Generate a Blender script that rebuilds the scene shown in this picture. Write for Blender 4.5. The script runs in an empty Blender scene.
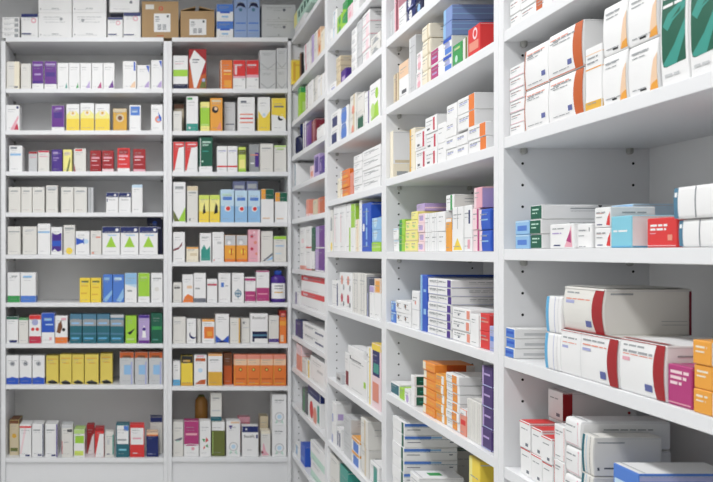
import bpy, bmesh, math, random
from mathutils import Vector, Matrix
random.seed(7)
S = bpy.context.scene
COL = S.collection
EYE, F, VX, VY = 1.5, 830.0, 152.0, 252.0      # eye height, focal length (px), vanishing point of the aisle
# ---------------------------------------------------------------- camera
cd = bpy.data.cameras.new('camera'); cam = bpy.data.objects.new('camera', cd); COL.objects.link(cam)
cam.location = (0, 0, EYE); cam.rotation_euler = (math.pi/2, 0, 0)
cd.sensor_width = 36; cd.lens = F/713*36
cd.shift_x = (356.5-VX)/713; cd.shift_y = (VY-241)/713
cd.clip_start = .05
cd.dof.use_dof = True; cd.dof.focus_distance = 1.75; cd.dof.aperture_fstop = 9
S.camera = cam
# ---------------------------------------------------------------- world, view
w = bpy.data.worlds.new('world'); S.world = w; w.use_nodes = True
w.node_tree.nodes['Background'].inputs[0].default_value = (.9, .95, 1, 1)
w.node_tree.nodes["Background"].inputs[1].default_value = .15
S.view_settings.view_transform = 'Standard'; S.view_settings.look = 'None'
S.view_settings.gamma = 1; S.view_settings.use_curve_mapping = False
S.view_settings.exposure = 0.0
# ---------------------------------------------------------------- ceiling lamps' light
LAMPS = [(-.3, -1.3), (-.3, .2), (-.3, 1.6), (-.3, 2.85)]
CEIL = 3.0
POWER = 16.3
for (x, y), wt in zip(LAMPS, (1.1, .7, .9, 1.2)):
    l = bpy.data.lights.new('ceiling_lamp_light', 'AREA'); l.shape = 'RECTANGLE'; l.size = .28; l.size_y = 1.1
    l.energy = POWER*wt; l.color = (.985, .99, 1)
    o = bpy.data.objects.new('ceiling_lamp_light', l); COL.objects.link(o); o.location = (x, y, CEIL-.045)
# ---------------------------------------------------------------- materials
HEX = dict(W='eeeeee', w='e2e0da', G='c9cbcd', g='9fa3a6', d='5b5f64', k='26282b', cream='efe6cf', beige='d9c9a8', peach='eec9a5',
 salmon='e8907a', red='e02a2a', dred='a5161f', crim='c92a4a', maroon='7d1f33', mag='b8337a', pink='eaa9b8', lpink='f2d5da', purple='6b2f92', violet='4a2a8c',
 lilac='b9a2d6', lav='a9aedb', navy='1b2a6b', dnavy='151c45', blue='2458c6', blue2='4a7fd6', lblue='8fc0ea', pblue='bfdcf0', sky='5aaedd', teal='2d9a8c',
 dteal='226a78', steel='4c7f9c', green='2f9e4f', dgreen='15604a', lime='9fd420', lgreen='b9dc7a', yel='f4d521', gold='e2ad1f', lyel='f3ea86', orange='ec7a1c',
 dorange='c85a12', amber='f0a21e', brown='7b4a2b', card='b8966a', olive='6a7330', cyan='7ecbe0', mint='bfe3d2', ink='6f7480', lime2='cfe455', orange2='f0901e', slate='5f69a6', plum='4d3874', film='7d98d2', eye='93abd6', dyel='e6cf4e', glass='a8742a')
_mats = {}
def lin(h):
    c = [int(h[i:i+2], 16)/255 for i in (0, 2, 4)]
    return [((x+.055)/1.055)**2.4 if x > .04 else x/12.92 for x in c]
def mat(name, rough=.42, var=.04, scale=9, bump=0.0, coat=0, hexv=None, trans=0):
    key = (name, rough, coat, trans)
    if key in _mats: return _mats[key]
    m = bpy.data.materials.new('print_'+name); m.use_nodes = True
    nt = m.node_tree; b = nt.nodes['Principled BSDF']
    c = lin(hexv or HEX[name])
    if not hexv:                      # printing inks on board are a little duller than the swatch
        g_ = .3*c[0]+.55*c[1]+.15*c[2]; c = [v*.9+g_*.1 for v in c]
    tc = nt.nodes.new('ShaderNodeTexCoord'); n = nt.nodes.new('ShaderNodeTexNoise'); n.inputs['Scale'].default_value = scale
    n.inputs['Detail'].default_value = 3
    nt.links.new(tc.outputs['Object'], n.inputs['Vector'])
    mx = nt.nodes.new('ShaderNodeMix'); mx.data_type = 'RGBA'
    mx.inputs[6].default_value = (*[v*(1-var) for v in c], 1); mx.inputs[7].default_value = (*[min(1, v*(1+var)) for v in c], 1)
    nt.links.new(n.outputs['Fac'], mx.inputs[0]); nt.links.new(mx.outputs[2], b.inputs['Base Color'])
    b.inputs['Roughness'].default_value = rough
    b.inputs['Specular IOR Level'].default_value = .35
    if coat: b.inputs['Coat Weight'].default_value = coat
    if trans: b.inputs['Transmission Weight'].default_value = trans
    if bump:
        bp = nt.nodes.new('ShaderNodeBump'); bp.inputs['Strength'].default_value = bump; bp.inputs['Distance'].default_value = .002
        nt.links.new(n.outputs['Fac'], bp.inputs['Height']); nt.links.new(bp.outputs[0], b.inputs['Normal'])
    _mats[key] = m; return m
M_SHELF = mat('shelf_white', .38, .015, 3, hexv='e9eaec')
M_SHELFBACK = mat('shelf_back_white', .5, .015, 3, hexv='eaeaea')
M_WALL = mat('wall_paint', .8, .03, 2, .1, hexv='c9cacc')
M_CEIL = mat('ceiling_paint', .85, .02, 2, hexv='e6e6e4')
M_DARK = mat('hole_dark', .7, hexv='1b1c1e')
M_METAL = mat('pin_metal', .3, hexv='a8a8a4')
def floor_mat():
    m = bpy.data.materials.new('floor_tiles'); m.use_nodes = True; nt = m.node_tree; b = nt.nodes['Principled BSDF']
    br = nt.nodes.new('ShaderNodeTexBrick'); br.offset = 0; br.inputs['Scale'].default_value = 1.6
    br.inputs['Brick Width'].default_value = .5; br.inputs['Row Height'].default_value = .5; br.inputs['Mortar Size'].default_value = .004
    br.inputs['Color1'].default_value = (.74, .74, .73, 1); br.inputs['Color2'].default_value = (.7, .7, .69, 1); br.inputs['Mortar'].default_value = (.3, .3, .3, 1)
    tc = nt.nodes.new('ShaderNodeTexCoord'); nt.links.new(tc.outputs['Object'], br.inputs['Vector'])
    nt.links.new(br.outputs['Color'], b.inputs['Base Color']); b.inputs['Roughness'].default_value = .35
    return m
# ---------------------------------------------------------------- mesh helpers
class MB:
    def __init__(s): s.v = []; s.f = []; s.m = []; s.mats = []
    def mi(s, m):
        if m not in s.mats: s.mats.append(m)
        return s.mats.index(m)
    def face(s, pts, m):
        n = len(s.v); s.v += [tuple(p) for p in pts]; s.f.append(list(range(n, n+len(pts)))); s.m.append(s.mi(m))
    def bbox(s, lo, hi, m, bev=.001, seg=1):
        bm = bmesh.new(); bmesh.ops.create_cube(bm, size=1)
        for v in bm.verts:
            v.co = Vector([(lo[i]+hi[i])/2 + v.co[i]*(hi[i]-lo[i]) for i in range(3)])
        if bev: bmesh.ops.bevel(bm, geom=bm.edges[:], offset=bev, segments=seg, affect='EDGES', profile=.6)
        s.add(bm, m)
    def add(s, bm, m, mx=None):
        n = len(s.v); bm.verts.ensure_lookup_table(); bm.verts.index_update()
        for v in bm.verts: s.v.append(tuple(mx @ v.co if mx else v.co))
        k = s.mi(m)
        for f in bm.faces: s.f.append([n+v.index for v in f.verts]); s.m.append(k)
        bm.free()
    def lathe(s, prof, m, seg=24, c=(0, 0), sy=1):
        n = len(s.v)
        for r, z in prof:
            for i in range(seg):
                a = 2*math.pi*i/seg; s.v.append((c[0]+r*math.cos(a), c[1]+r*sy*math.sin(a), z))
        k = s.mi(m)
        for j in range(len(prof)-1):
            for i in range(seg):
                a = n+j*seg+i; b = n+j*seg+(i+1) % seg
                s.f.append([a, b, b+seg, a+seg]); s.m.append(k)
        s.f.append([n+i for i in range(seg)][::-1]); s.m.append(k)
        s.f.append([n+(len(prof)-1)*seg+i for i in range(seg)]); s.m.append(k)
    def build(s, name, parent=None, loc=None, rz=0, smooth=False):
        me = bpy.data.meshes.new(name); me.from_pydata(s.v, [], s.f)
        for m in s.mats: me.materials.append(m)
        me.polygons.foreach_set('material_index', s.m)
        if smooth: me.polygons.foreach_set('use_smooth', [True]*len(s.f))
        me.update()
        o = bpy.data.objects.new(name, me); COL.objects.link(o)
        if parent: o.parent = parent
        if loc: o.location = loc
        o.rotation_euler.z = rz
        return o
def tag(o, label, cat, group=None):
    o['label'] = label; o['category'] = cat
    if group: o['group'] = group
    return o
def empty(name, loc, rz=0):
    o = bpy.data.objects.new(name, None); COL.objects.link(o); o.location = loc; o.rotation_euler.z = rz; o.empty_display_size = .05
    return o
def struct(o): o['kind'] = 'structure'; return o
# ---------------------------------------------------------------- the room
XW, YW = 1.035, 4.475
def slab(name, lo, hi, m):
    b = MB(); b.bbox(lo, hi, m, 0); return struct(b.build(name))
slab('floor', (-1.7, -2.4, -.1), (XW+.1, YW+.1, 0), floor_mat())
slab('ceiling', (-1.7, -2.4, CEIL), (XW+.1, YW+.1, CEIL+.1), M_CEIL)
slab('wall_rear', (-1.7, YW, 0), (XW+.1, YW+.1, CEIL), M_WALL)
slab('wall_right', (XW, -2.4, 0), (XW+.1, YW, CEIL), M_WALL)
slab('wall_left', (-1.7, -2.4, 0), (-1.6, YW, CEIL), M_CEIL)
slab('wall_behind', (-1.6, -2.4, 0), (XW, -2.3, CEIL), M_CEIL)
def diffuser():
    m = bpy.data.materials.new('lamp_diffuser'); m.use_nodes = True; b = m.node_tree.nodes['Principled BSDF']
    b.inputs['Emission Color'].default_value = (1, .985, .96, 1); b.inputs['Emission Strength'].default_value = 3
    return m
DIFF = diffuser()
for i, (x, y) in enumerate(LAMPS):
    t = empty('ceiling_light', (x, y, CEIL)); tag(t, ['behind the camera end', 'over the first side bay', 'over the second side bay', 'by the rear shelves'][i] and 'long flat white ceiling light ' + ['at the entrance end of the aisle', 'over the first side bay', 'over the second side bay', 'closest to the rear shelves'][i], 'ceiling light', 'ceiling lights over the aisle')
    b = MB(); b.bbox((-.17, -.58, -.03), (.17, .58, -.001), M_SHELF, .003); b.build('lamp_housing', t)
    b = MB(); b.bbox((-.15, -.56, -.036), (.15, .56, -.0305), DIFF, .001); b.build('diffuser', t)

# ---------------------------------------------------------------- shelving
D = 583/F*.9955; K = 583/F/.716
T = .0235; DEP = .298
def shelf_unit(name, label, bays_group, origin, rz, width, depth, height, shelves, thick, plinth_top, tl, tr, holes):
    """local frame: front faces -Y, x from 0 to width (outer), origin at floor, front left corner"""
    t = empty(name, origin, rz); tag(t, label, 'shelving', bays_group)
    for k, (x0, x1) in enumerate(((0, tl), (width-tr, width))):
        b = MB(); b.bbox((x0, 0, 0), (x1, depth, height), M_SHELF, .0008)
        xs = x1+.0003 if k == 0 else x0-.0003
        z = .3
        while z < height-.08:
            for yy in (.038, depth-.04):
                pts = [(xs, yy+.0028*math.cos(a*math.pi/4), z+.0028*math.sin(a*math.pi/4)) for a in range(8)]
                b.face(pts if k == 1 else pts[::-1], M_DARK)
            z += holes
        if k == 1 and height > 2:
            pass
        b.build('side_panel', t)
    b = MB(); b.bbox((tl+.0005, depth-.008, 0), (width-tr-.0005, depth, height), M_SHELFBACK, 0); b.build('back_panel', t)
    b = MB(); b.bbox((tl+.0005, .012, 0), (width-tr-.0005, .03, plinth_top), M_SHELF, .0008); b.build('plinth', t)
    for h in shelves:
        b = MB(); b.bbox((tl+.0006, .001, h-thick), (width-tr-.0006, depth-.0085, h), M_SHELF, .0012, 2); sh = b.build('shelf', t)
        for xx, sg in ((tl, 1), (width-tr, -1)):
            for yy in (.038, depth-.05):
                p = MB(); c = (xx+sg*.006, yy)
                p.lathe([(.0035, h-thick-.012), (.0065, h-thick-.009), (.0065, h-thick-.0004)], M_METAL, 12, c); p.build('shelf_pin', sh)
    return t
TOPH = EYE+1.085
# rear bays (front plane at Z0)
Z0 = 4.15; SC = Z0/F
def rearh(y, z=None): return EYE+(VY-y)*(z or Z0)/F
L_Y = [37.8, 89, 130.7, 171.6, 212.6, 254.6, 302.6, 343.6, 384.6, 457.6]
R_Y = [37.8, 89, 131.2, 172, 222.4, 262, 302.6, 343.6, 386, 457]
def X0(px): return (px-VX)*SC
shelf_unit('shelving_unit', 'wide white shelving bay of medicine on the rear wall, beside the narrow one', 'rear shelving bays',
           (X0(1), Z0, 0), 0, X0(167.7)-X0(1), .3, rearh(41), [rearh(y, Z0+.012) for y in L_Y[1:]]+[rearh(37.8, Z0+.01)], .021, rearh(462), .022, .0205, .032)
shelf_unit('shelving_unit', 'narrow white shelving bay of medicine on the rear wall, in the corner', 'rear shelving bays',
           (X0(167.8), Z0, 0), 0, X0(291.3)-X0(167.8), .3, rearh(41), [rearh(y, Z0+.012) for y in R_Y[1:]]+[rearh(37.8, Z0+.01)], .021, rearh(462), .0205, .0155, .032)
# side bays
ZB = [.869, 1.6516, 2.481, 3.3125, 4.17]          # far inner face of each bay
H1 = [.66, .448, .232, .006, -.211, -.435, -.66, -.9]
H2 = [.86, .645, .440, .222, .001, -.212, -.428, -.70, -.95]
H3 = [.84, .640, .425, .207, .001, -.217, -.508, -.763, -1.02]
H4 = [1.085, .843, .66, .485, .33, .165, -.085, -.262, -.42, -.583, -.763, -1.02]
HS = [[v*K for v in h] for h in (H1, H2, H3, H4)]
names = ['side shelving bay closest to the entrance, with large red banded cartons', 'second side shelving bay, with orange and purple carton stacks',
         'third side shelving bay, with a bright blue carton pile', 'last side shelving bay, meeting the rear shelves in the corner']
for i in range(4):
    zf = ZB[i+1]; zn = (ZB[i]+2*T) if i else ZB[0]
    wid = zf-zn+2*T; ht = EYE+1.085*K+.0 if i == 3 else EYE+1.125
    hs = [EYE+h for h in HS[i]]
    shelf_unit('shelving_unit', 'white '+names[i], 'side shelving bays', (D, zf+T-(.0003), 0), -math.pi/2, wid-.0006, DEP, ht, hs, .022, .09, T, T, .032 if i else .043)

# ---------------------------------------------------------------- printed cartons
def B(v0, v1, c): return ('b', v0, v1, c)                      # band round the carton
def R(u0, v0, u1, v1, c, f='f'): return ('r', u0, v0, u1, v1, c, f)
def P(c, *p, f='f'): return ('p', c, p, f)
def C(u, v, r, c, f='f'): return ('c', u, v, r, c, f)
def L(u0, u1, v, c='g', h=.003, f='f'): return ('l', u0, u1, v, {'ink': 'g'}.get(c, c), h*(.5 if c == 'salmon' else .7), f)
def TX(s, u, v, h, c, f='f'): return ('t', s, u, v, h, c, f)
def text_polys(s, size):
    cu = bpy.data.curves.new('lettering', 'FONT'); cu.body = s; cu.size = size; cu.resolution_u = 2
    o = bpy.data.objects.new('lettering', cu); COL.objects.link(o)
    dg = bpy.context.evaluated_depsgraph_get(); dg.update(); me = bpy.data.meshes.new_from_object(o.evaluated_get(dg))
    out = [[(me.vertices[i].co.x, me.vertices[i].co.y) for i in p.vertices] for p in me.polygons]
    bpy.data.objects.remove(o); bpy.data.curves.remove(cu); bpy.data.meshes.remove(me)
    return out
def clip(poly):
    def cut(ps, ins, inter):
        o = []
        for i in range(len(ps)):
            a, b = ps[i-1], ps[i]
            if ins(b):
                if not ins(a): o.append(inter(a, b))
                o.append(b)
            elif ins(a): o.append(inter(a, b))
        return o
    for ax in (0, 1):
        for lim, sg in ((0, 1), (1, -1)):
            if not poly: return []
            ins = lambda p: (p[ax]-lim)*sg >= 0
            def inter(a, b):
                t = (lim-a[ax])/(b[ax]-a[ax]); return (a[0]+(b[0]-a[0])*t, a[1]+(b[1]-a[1])*t)
            poly = cut(poly, ins, inter)
    return poly
def carton_mesh(w, d, h, base, prims, auto=True, bev=.0012, flap=True, rough=.42, bow=0):
    mb = MB(); rb = mat(base, rough); mb.bbox((-w/2, -d/2, 0), (w/2, d/2, h), rb, min(bev, h*.12, w*.12), 2 if bev > .0015 else 1)
    e = .00013; lay = [0]
    def put(f, pts, c, k):
        pts = clip(list(pts))
        if len(pts) < 3: return
        o = e*k; m = .001
        q = []
        for u, v in pts:
            if f == 'f': q.append((-w/2+m+u*(w-2*m), -d/2-o, m+v*(h-2*m)))
            elif f == 's': q.append((w/2+o, -d/2+m+u*(d-2*m), m+v*(h-2*m)))
            elif f == 'o': q.append((-w/2-o, d/2-m-u*(d-2*m), m+v*(h-2*m)))
            elif f == 't': q.append((-w/2+m+u*(w-2*m), -d/2+m+v*(d-2*m), h+o))
        mb.face(q, mat(c, rough))
    if auto:
        prims = list(prims)
        rnd = random.random
        if w > .03 and h > .05:
            prims += [L(.14, .14+.45+.3*rnd(), .82, 'ink', .0035), L(.14, .5+.2*rnd(), .74, 'g', .002), L(.14, .6+.2*rnd(), .1, 'g', .002)]
        elif h <= .05:
            prims += [L(.1, .7, .72, 'ink', min(.0035, h*.12)), L(.1, .5, .5, 'g', min(.002, h*.08))]
        prims += [L(.25, .8, .7, 'ink', min(.003, h*.1), 's'), L(.25, .65, .5, 'g', min(.002, h*.07), 's')]
    k = 0
    for p in prims:
        k += 1
        if p[0] == 'b':
            for f in 'fso': put(f, [(0, p[1]), (1, p[1]), (1, p[2]), (0, p[2])], p[3], k)
            if p[2] >= 1: put('t', [(0, 0), (1, 0), (1, 1), (0, 1)], p[3], k)
        elif p[0] == 'r':
            put(p[6], [(p[1], p[2]), (p[3], p[2]), (p[3], p[4]), (p[1], p[4])], p[5], k)
        elif p[0] == 'p': put(p[3], p[2], p[1], k)
        elif p[0] == 'c':
            fw = w if p[5] in 'ft' else d; fh = d if p[5] == 't' else h
            put(p[5], [(p[1]+p[3]*math.cos(a*math.pi/8), p[2]+p[3]*fw/fh*math.sin(a*math.pi/8)) for a in range(16)], p[4], k)
        elif p[0] == 'l':
            _, u0, u1, v, c, hh, f = p; fw = (w if f in 'ft' else d); fh = (d if f == 't' else h)
            vv = hh/fh; u = u0
            while u < u1-.02:
                l = min(random.uniform(.01, .028)/fw, u1-u); 
                put(f, [(u, v), (u+l, v), (u+l, v+vv), (u, v+vv)], c, k); u += l+.003/fw
        elif p[0] == 't':
            _, s, u0, v0, size, c, f = p; fw = (w if f in 'ft' else d); fh = (d if f == 't' else h)
            for poly in text_polys(s, size): put(f, [(u0+a/fw, v0+b/fh) for a, b in poly], c, k)
    if flap:   # glued seam of the closing flap
        put('t', [(.0, .06), (1, .06), (1, .075), (0, .075)], 'g', k+1)
        put('s', [(0, .965), (1, .965), (1, .975), (0, .975)], 'G', k+1) if h > .03 else None
    if bow:            # soft board: the front bulges a little towards the aisle
        me = bpy.data.meshes.new('tmp'); me.from_pydata(mb.v, [], mb.f)
        me.polygons.foreach_set('material_index', mb.m); bm = bmesh.new(); bm.from_mesh(me); bpy.data.meshes.remove(me)
        for i in range(1, 10):
            bmesh.ops.bisect_plane(bm, geom=bm.verts[:]+bm.edges[:]+bm.faces[:], plane_co=(0, 0, h*i/10), plane_no=(0, 0, 1), dist=1e-6)
        for v in bm.verts:
            t = min(1, max(0, v.co.z/h)); v.co.y -= bow*(1-(2*t-1)**2)*max(0, (d/2-v.co.y)/d)**2
        bm.verts.index_update()
        mb.v = [tuple(v.co) for v in bm.verts]; mb.f = [[v.index for v in f.verts] for f in bm.faces]; mb.m = [f.material_index for f in bm.faces]; bm.free()
    return mb
def mk_carton(name, w, d, h, base, prims, loc, rz, **kw):
    return carton_mesh(w, d, h, base, prims, **kw).build(name, None, loc, rz)
ORD = 'first second third fourth fifth sixth seventh eighth ninth tenth eleventh twelfth thirteenth fourteenth fifteenth sixteenth seventeenth eighteenth nineteenth twentieth twenty-first twenty-second twenty-third twenty-fourth twenty-fifth twenty-sixth twenty-seventh twenty-eighth twenty-ninth thirtieth thirty-first thirty-second'.split()
def finish(pending, shelf, bay, n_cols):
    """pending: (object, look, column, tier, tiers, pos). Labels: look, place along the shelf, tier"""
    for o, look, col, tier, tiers, pos, cat in pending:
        s = look + ', ' + (pos if pos else ORD[col]+' from left') 
        if tiers > 1: s += ', ' + (['upper', 'lower'][tier] if tiers == 2 else 'topmost' if tier == 0 else 'lowest' if tier == tiers-1 else ORD[tier]+' down')
        s += ', '+shelf+', '+bay
        n = len(s.replace(',', ' ').split())
        if n > 16: print('LONGLABEL', n, s)
        tag(o, s, cat, 'medicines on the '+shelf+' of the '+bay)
PLACED = []          # (x0, x1, y0, y1, top) of what already stands on the shelves
def rest(hb, x0, x1, y0, y1):
    best = None
    for a0, a1, b0, b1, t in PLACED:
        if min(x1, a1)-max(x0, a0) > .004 and min(y1, b1)-max(y0, b0) > .004 and abs(t-hb) < .022:
            if best is None or t > best: best = t
    return best if best is not None else hb
# ------------------------------- rear rows.  (x0, x1, ytop, look, base colour, prints, options)
def rear_row(shelf_y, items, shelf, bay):
    pend = []; col = 0
    zs = Z0+.012
    hb0 = rearh(shelf_y, zs)
    for it in sorted(items, key=lambda q: (len(q) > 6 and 'yb' in q[6], q[0])):
        x0, x1, yt, look, base, pr = it[:6]; op = it[6] if len(it) > 6 else {}
        dep = op.get('d', .055 + .02*random.random()); zf = Z0+.014+op.get('in', random.random()*.012)
        sc = zf/F; wid = (x1-x0)*sc-.0012; cx = ((x0+x1)/2-VX)*sc
        ht = EYE+(VY-yt)*sc; hb = hb0
        if 'yb' in op: hb = rest(EYE+(VY-op['yb'])*sc, (x0-VX)*sc, (x1-VX)*sc, zf, zf+dep)
        PLACED.append(((x0-VX)*sc, (x1-VX)*sc, zf, zf+dep, ht))
        n = op.get('n', 1); hh = (ht-hb)/n; m = op.get('m', 1); ww = (x1-x0)*sc/m
        for j in range(m):
            for t in range(n):
                z = hb+.0004+(n-1-t)*hh
                xx = (x0-VX)*sc+ww*(j+.5)
                nm = op.get('name', 'medicine_carton' if hh > ww*.9 else 'medicine_box' if hh > .5*ww else 'medicine_pack')
                loc = (xx, zf+dep/2, z); rz = 0 if (n > 1 or 'yb' in op) else random.uniform(-.008, .008)
                if 'fn' in op: o = op['fn'](ww-.0012, dep, hh-.0006, loc)
                else: o = mk_carton(nm, ww-.0012, dep, hh-.0006, base, pr, loc, rz, auto=op.get('auto', True))
                pend.append((o, look, col, t, n, op.get('pos'), op.get('cat', 'medicine box')))
            if not op.get('pos'): col += 1
    finish(pend, shelf, bay, col)
# ------------------------------- side rows.  (xl, xr, ytop at xr, look, base colour, prints, options)
def side_row(bay_i, shelf_i, items, shelf, bay):
    pend = []; col = 0; hb0 = EYE+HS[bay_i][shelf_i]
    for it in sorted(items, key=lambda q: (len(q) > 6 and 'yb' in q[6], q[0])):
        xl, xr, yt, look, base, pr = it[:6]; xl -= 1; xr -= 1; op = it[6] if len(it) > 6 else {}
        X = D+op.get('in', .012); dep = op.get('d', .085)
        yn, yf = F*X/(xr-VX), F*X/(xl-VX)
        yn = max(yn, (ZB[bay_i]+2*T if bay_i else ZB[0])+.001) if not op.get('free') else yn
        yf = min(yf, ZB[bay_i+1]-.001) if not op.get('free') else yf
        ht = EYE+(VY-yt)*yn/F; hb = hb0
        if shelf_i > 0: ht = min(ht, EYE+HS[bay_i][shelf_i-1]-.022-(.0135 if yf > ZB[bay_i+1]-.012 else .004))
        if 'yb' in op: hb = rest(EYE+(VY-op['yb'])*yn/F, X, X+dep, yn, yf)
        PLACED.append((X, X+dep, yn, yf, ht))
        n = op.get('n', 1); m = op.get('m', 1); hh = (ht-hb)/n; ww = (yf-yn)/m
        for j in range(m):
            for t in range(n):
                z = hb+.0004+(n-1-t)*hh; jit = random.uniform(-.001, .0018) if n > 1 else 0
                loc = (X+dep/2+jit, yf-ww*(j+.5), z)
                nm = op.get('name', 'medicine_carton' if hh > max(ww, dep)*1.05 else 'medicine_box' if hh > .5*max(ww, dep) else 'medicine_pack')
                if 'fn' in op: o = op['fn'](ww-.0012, dep, hh-.0006, loc)
                else: o = mk_carton(nm, ww-.0012, dep, hh-.0006, base, pr, loc, -math.pi/2, auto=op.get('auto', True), bev=op.get('bev', .0012), bow=op.get('bow', min(.0035, hh*.035) if op.get('bev', 0) >= .003 and hh > .03 else 0))
                pend.append((o, look, col, t, n, op.get('pos'), op.get('cat', 'medicine box')))
            if not op.get('pos'): col += 1
    finish(pend, shelf, bay, col)
# ------------------------------- other shapes
def bottle(colour, cap, label=None, shoulder=.78, name='lotion_bottle', sy=.6):
    def fn(w, d, h, loc):
        t = empty(name, loc); r = w/2; syy = min(1, d/w)*.95
        b = MB(); b.lathe([(r*.86, 0), (r*.97, .004), (r, .012), (r, h*shoulder*.9), (r*.93, h*shoulder), (r*.6, h*(shoulder+.06)), (r*.42, h*(shoulder+.08)), (r*.42, h*(shoulder+.1))], mat(colour, .25), 28, sy=syy)
        b.build('bottle_body', t, smooth=True)
        b = MB(); b.lathe([(r*.5, h*(shoulder+.085)), (r*.5, h*.97), (r*.42, h)], mat(cap, .35), 24, sy=syy); b.build('cap', t, smooth=True)
        if label:
            b = MB(); n = 14; a0, a1 = -math.pi*.85, -math.pi*.15; q = []
            for i in range(n):
                a = a0+(a1-a0)*i/(n-1); q.append((r*1.012*math.cos(a), (r*syy+.0006)*math.sin(a)))
            for i in range(n-1):
                b.face([(*q[i], h*.12), (*q[i+1], h*.12), (*q[i+1], h*.6), (*q[i], h*.6)], mat(label, .4))
            for zz, c in ((.5, 'ink'), (.42, 'g'), (.3, 'gold')):
                for i in range(3, 10):
                    b.face([(q[i][0], q[i][1]-.0005, h*zz), (q[i+1][0], q[i+1][1]-.0005, h*zz), (q[i+1][0], q[i+1][1]-.0005, h*(zz+.03)), (q[i][0], q[i][1]-.0005, h*(zz+.03))], mat(c))
            b.build('label', t)
        return t
    return fn
def cardboard_box(openflaps):
    def fn(w, d, h, loc):
        t = empty('cardboard_box', loc); M = mat('card', .8, .08, 14)
        b = MB(); x, y = w/2, d/2; th = .004
        hb = h*(.86 if openflaps else 1)
        for lo, hi in (((-x, -y, 0), (x, y, th)), ((-x, -y, th), (x, -y+th, hb)), ((-x, y-th, th), (x, y, hb)), ((-x, -y+th, th), (-x+th, y-th, hb)), ((x-th, -y+th, th), (x, y-th, hb))):
            b.bbox(lo, hi, M, .0005)
        b.build('box_body', t)
        if openflaps:
            for sg in (-1, 1):
                f = MB(); L_ = w*.46
                for k_ in range(1):
                    a = math.radians(14); ca, sa = math.cos(a), math.sin(a)
                    x0_, z0_ = sg*x, hb+.001; x1_, z1_ = sg*(x-L_*ca), hb+.001+L_*sa
                    pts = [(x0_, -y, z0_), (x1_, -y, z1_), (x1_, y, z1_), (x0_, y, z0_)]
                    top = [(p[0], p[1], p[2]+.004) for p in pts]
                    f.face(pts, M); f.face(top, M)
                    for i in range(4): f.face([pts[i], pts[(i+1) % 4], top[(i+1) % 4], top[i]], M)
                f.build('flap', t)
        else:
            f = MB(); f.bbox((-x, -y, hb+.0003), (-.002, y, hb+.0035), M, 0); f.build('flap', t)
            f = MB(); f.bbox((.002, -y, hb+.0003), (x, y, hb+.0035), M, 0); f.build('flap', t)
        lb = MB(); u0, u1, v0, v1 = (-.24, .26, .1, .6) if openflaps else (-.17, .28, .17, .68)
        yy = -y-.0006; LW = mat('W')
        lb.bbox((u0*w, yy-.0004, v0*h), (u1*w, yy+.0004, v1*h), LW, 0)
        def rr(a0, b0, a1, b1, c):
            X_ = lambda a: (u0+(u1-u0)*a)*w; Z_ = lambda q: (v0+(v1-v0)*q)*h
            lb.face([(X_(a0), yy-.0007, Z_(b0)), (X_(a1), yy-.0007, Z_(b0)), (X_(a1), yy-.0007, Z_(b1)), (X_(a0), yy-.0007, Z_(b1))], mat(c))
        for a0, b0, a1, b1, c in ((.08, .78, .3, .84, 'ink'), (.08, .66, .35, .71, 'g'), (.08, .56, .3, .6, 'g'), (.78, .78, .9, .92, 'd')): rr(a0, b0, a1, b1, c)
        for i in range(4):
            rr(.22, .12+.08*i, .44, .165+.08*i, 'ink'); rr(.52, .12+.08*i, .74, .165+.08*i, 'ink')
        lb.build('shipping_label', t)
        if not openflaps:
            s = MB(); c = (0.02*w, h*.82); R_ = .011
            for i in range(16):
                a, a2 = i*math.pi/8, (i+1)*math.pi/8
                s.face([(c[0]+R_*math.cos(a), yy, c[1]+R_*math.sin(a)), (c[0]+R_*math.cos(a2), yy, c[1]+R_*math.sin(a2)), (c[0]+R_*.65*math.cos(a2), yy, c[1]+R_*.65*math.sin(a2)), (c[0]+R_*.65*math.cos(a), yy, c[1]+R_*.65*math.sin(a))], mat('red'))
            s.build('printed_ring', t)
            s = MB()
            s.face([(-.1*w, yy, .05*h), (.1*w, yy, .05*h), (.1*w, yy, .075*h), (-.1*w, yy, .075*h)], mat('dorange'))
            s.build('printed_mark', t); s = MB()
            s.face([(-.4*w, yy, .8*h), (-.17*w, yy, .8*h), (-.17*w, yy, .93*h), (-.4*w, yy, .93*h)], mat('w'))
            s.build('tape_patch', t)
        return t
    return fn
WB, NB = 'wide rear bay', 'narrow rear bay'
def wedge(c): return [P(c, (.62, .02), (.78, .02), (.78, .3))]
LINE3 = [L(.15, .75, .8), L(.15, .6, .7, 'g', .002)]
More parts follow.
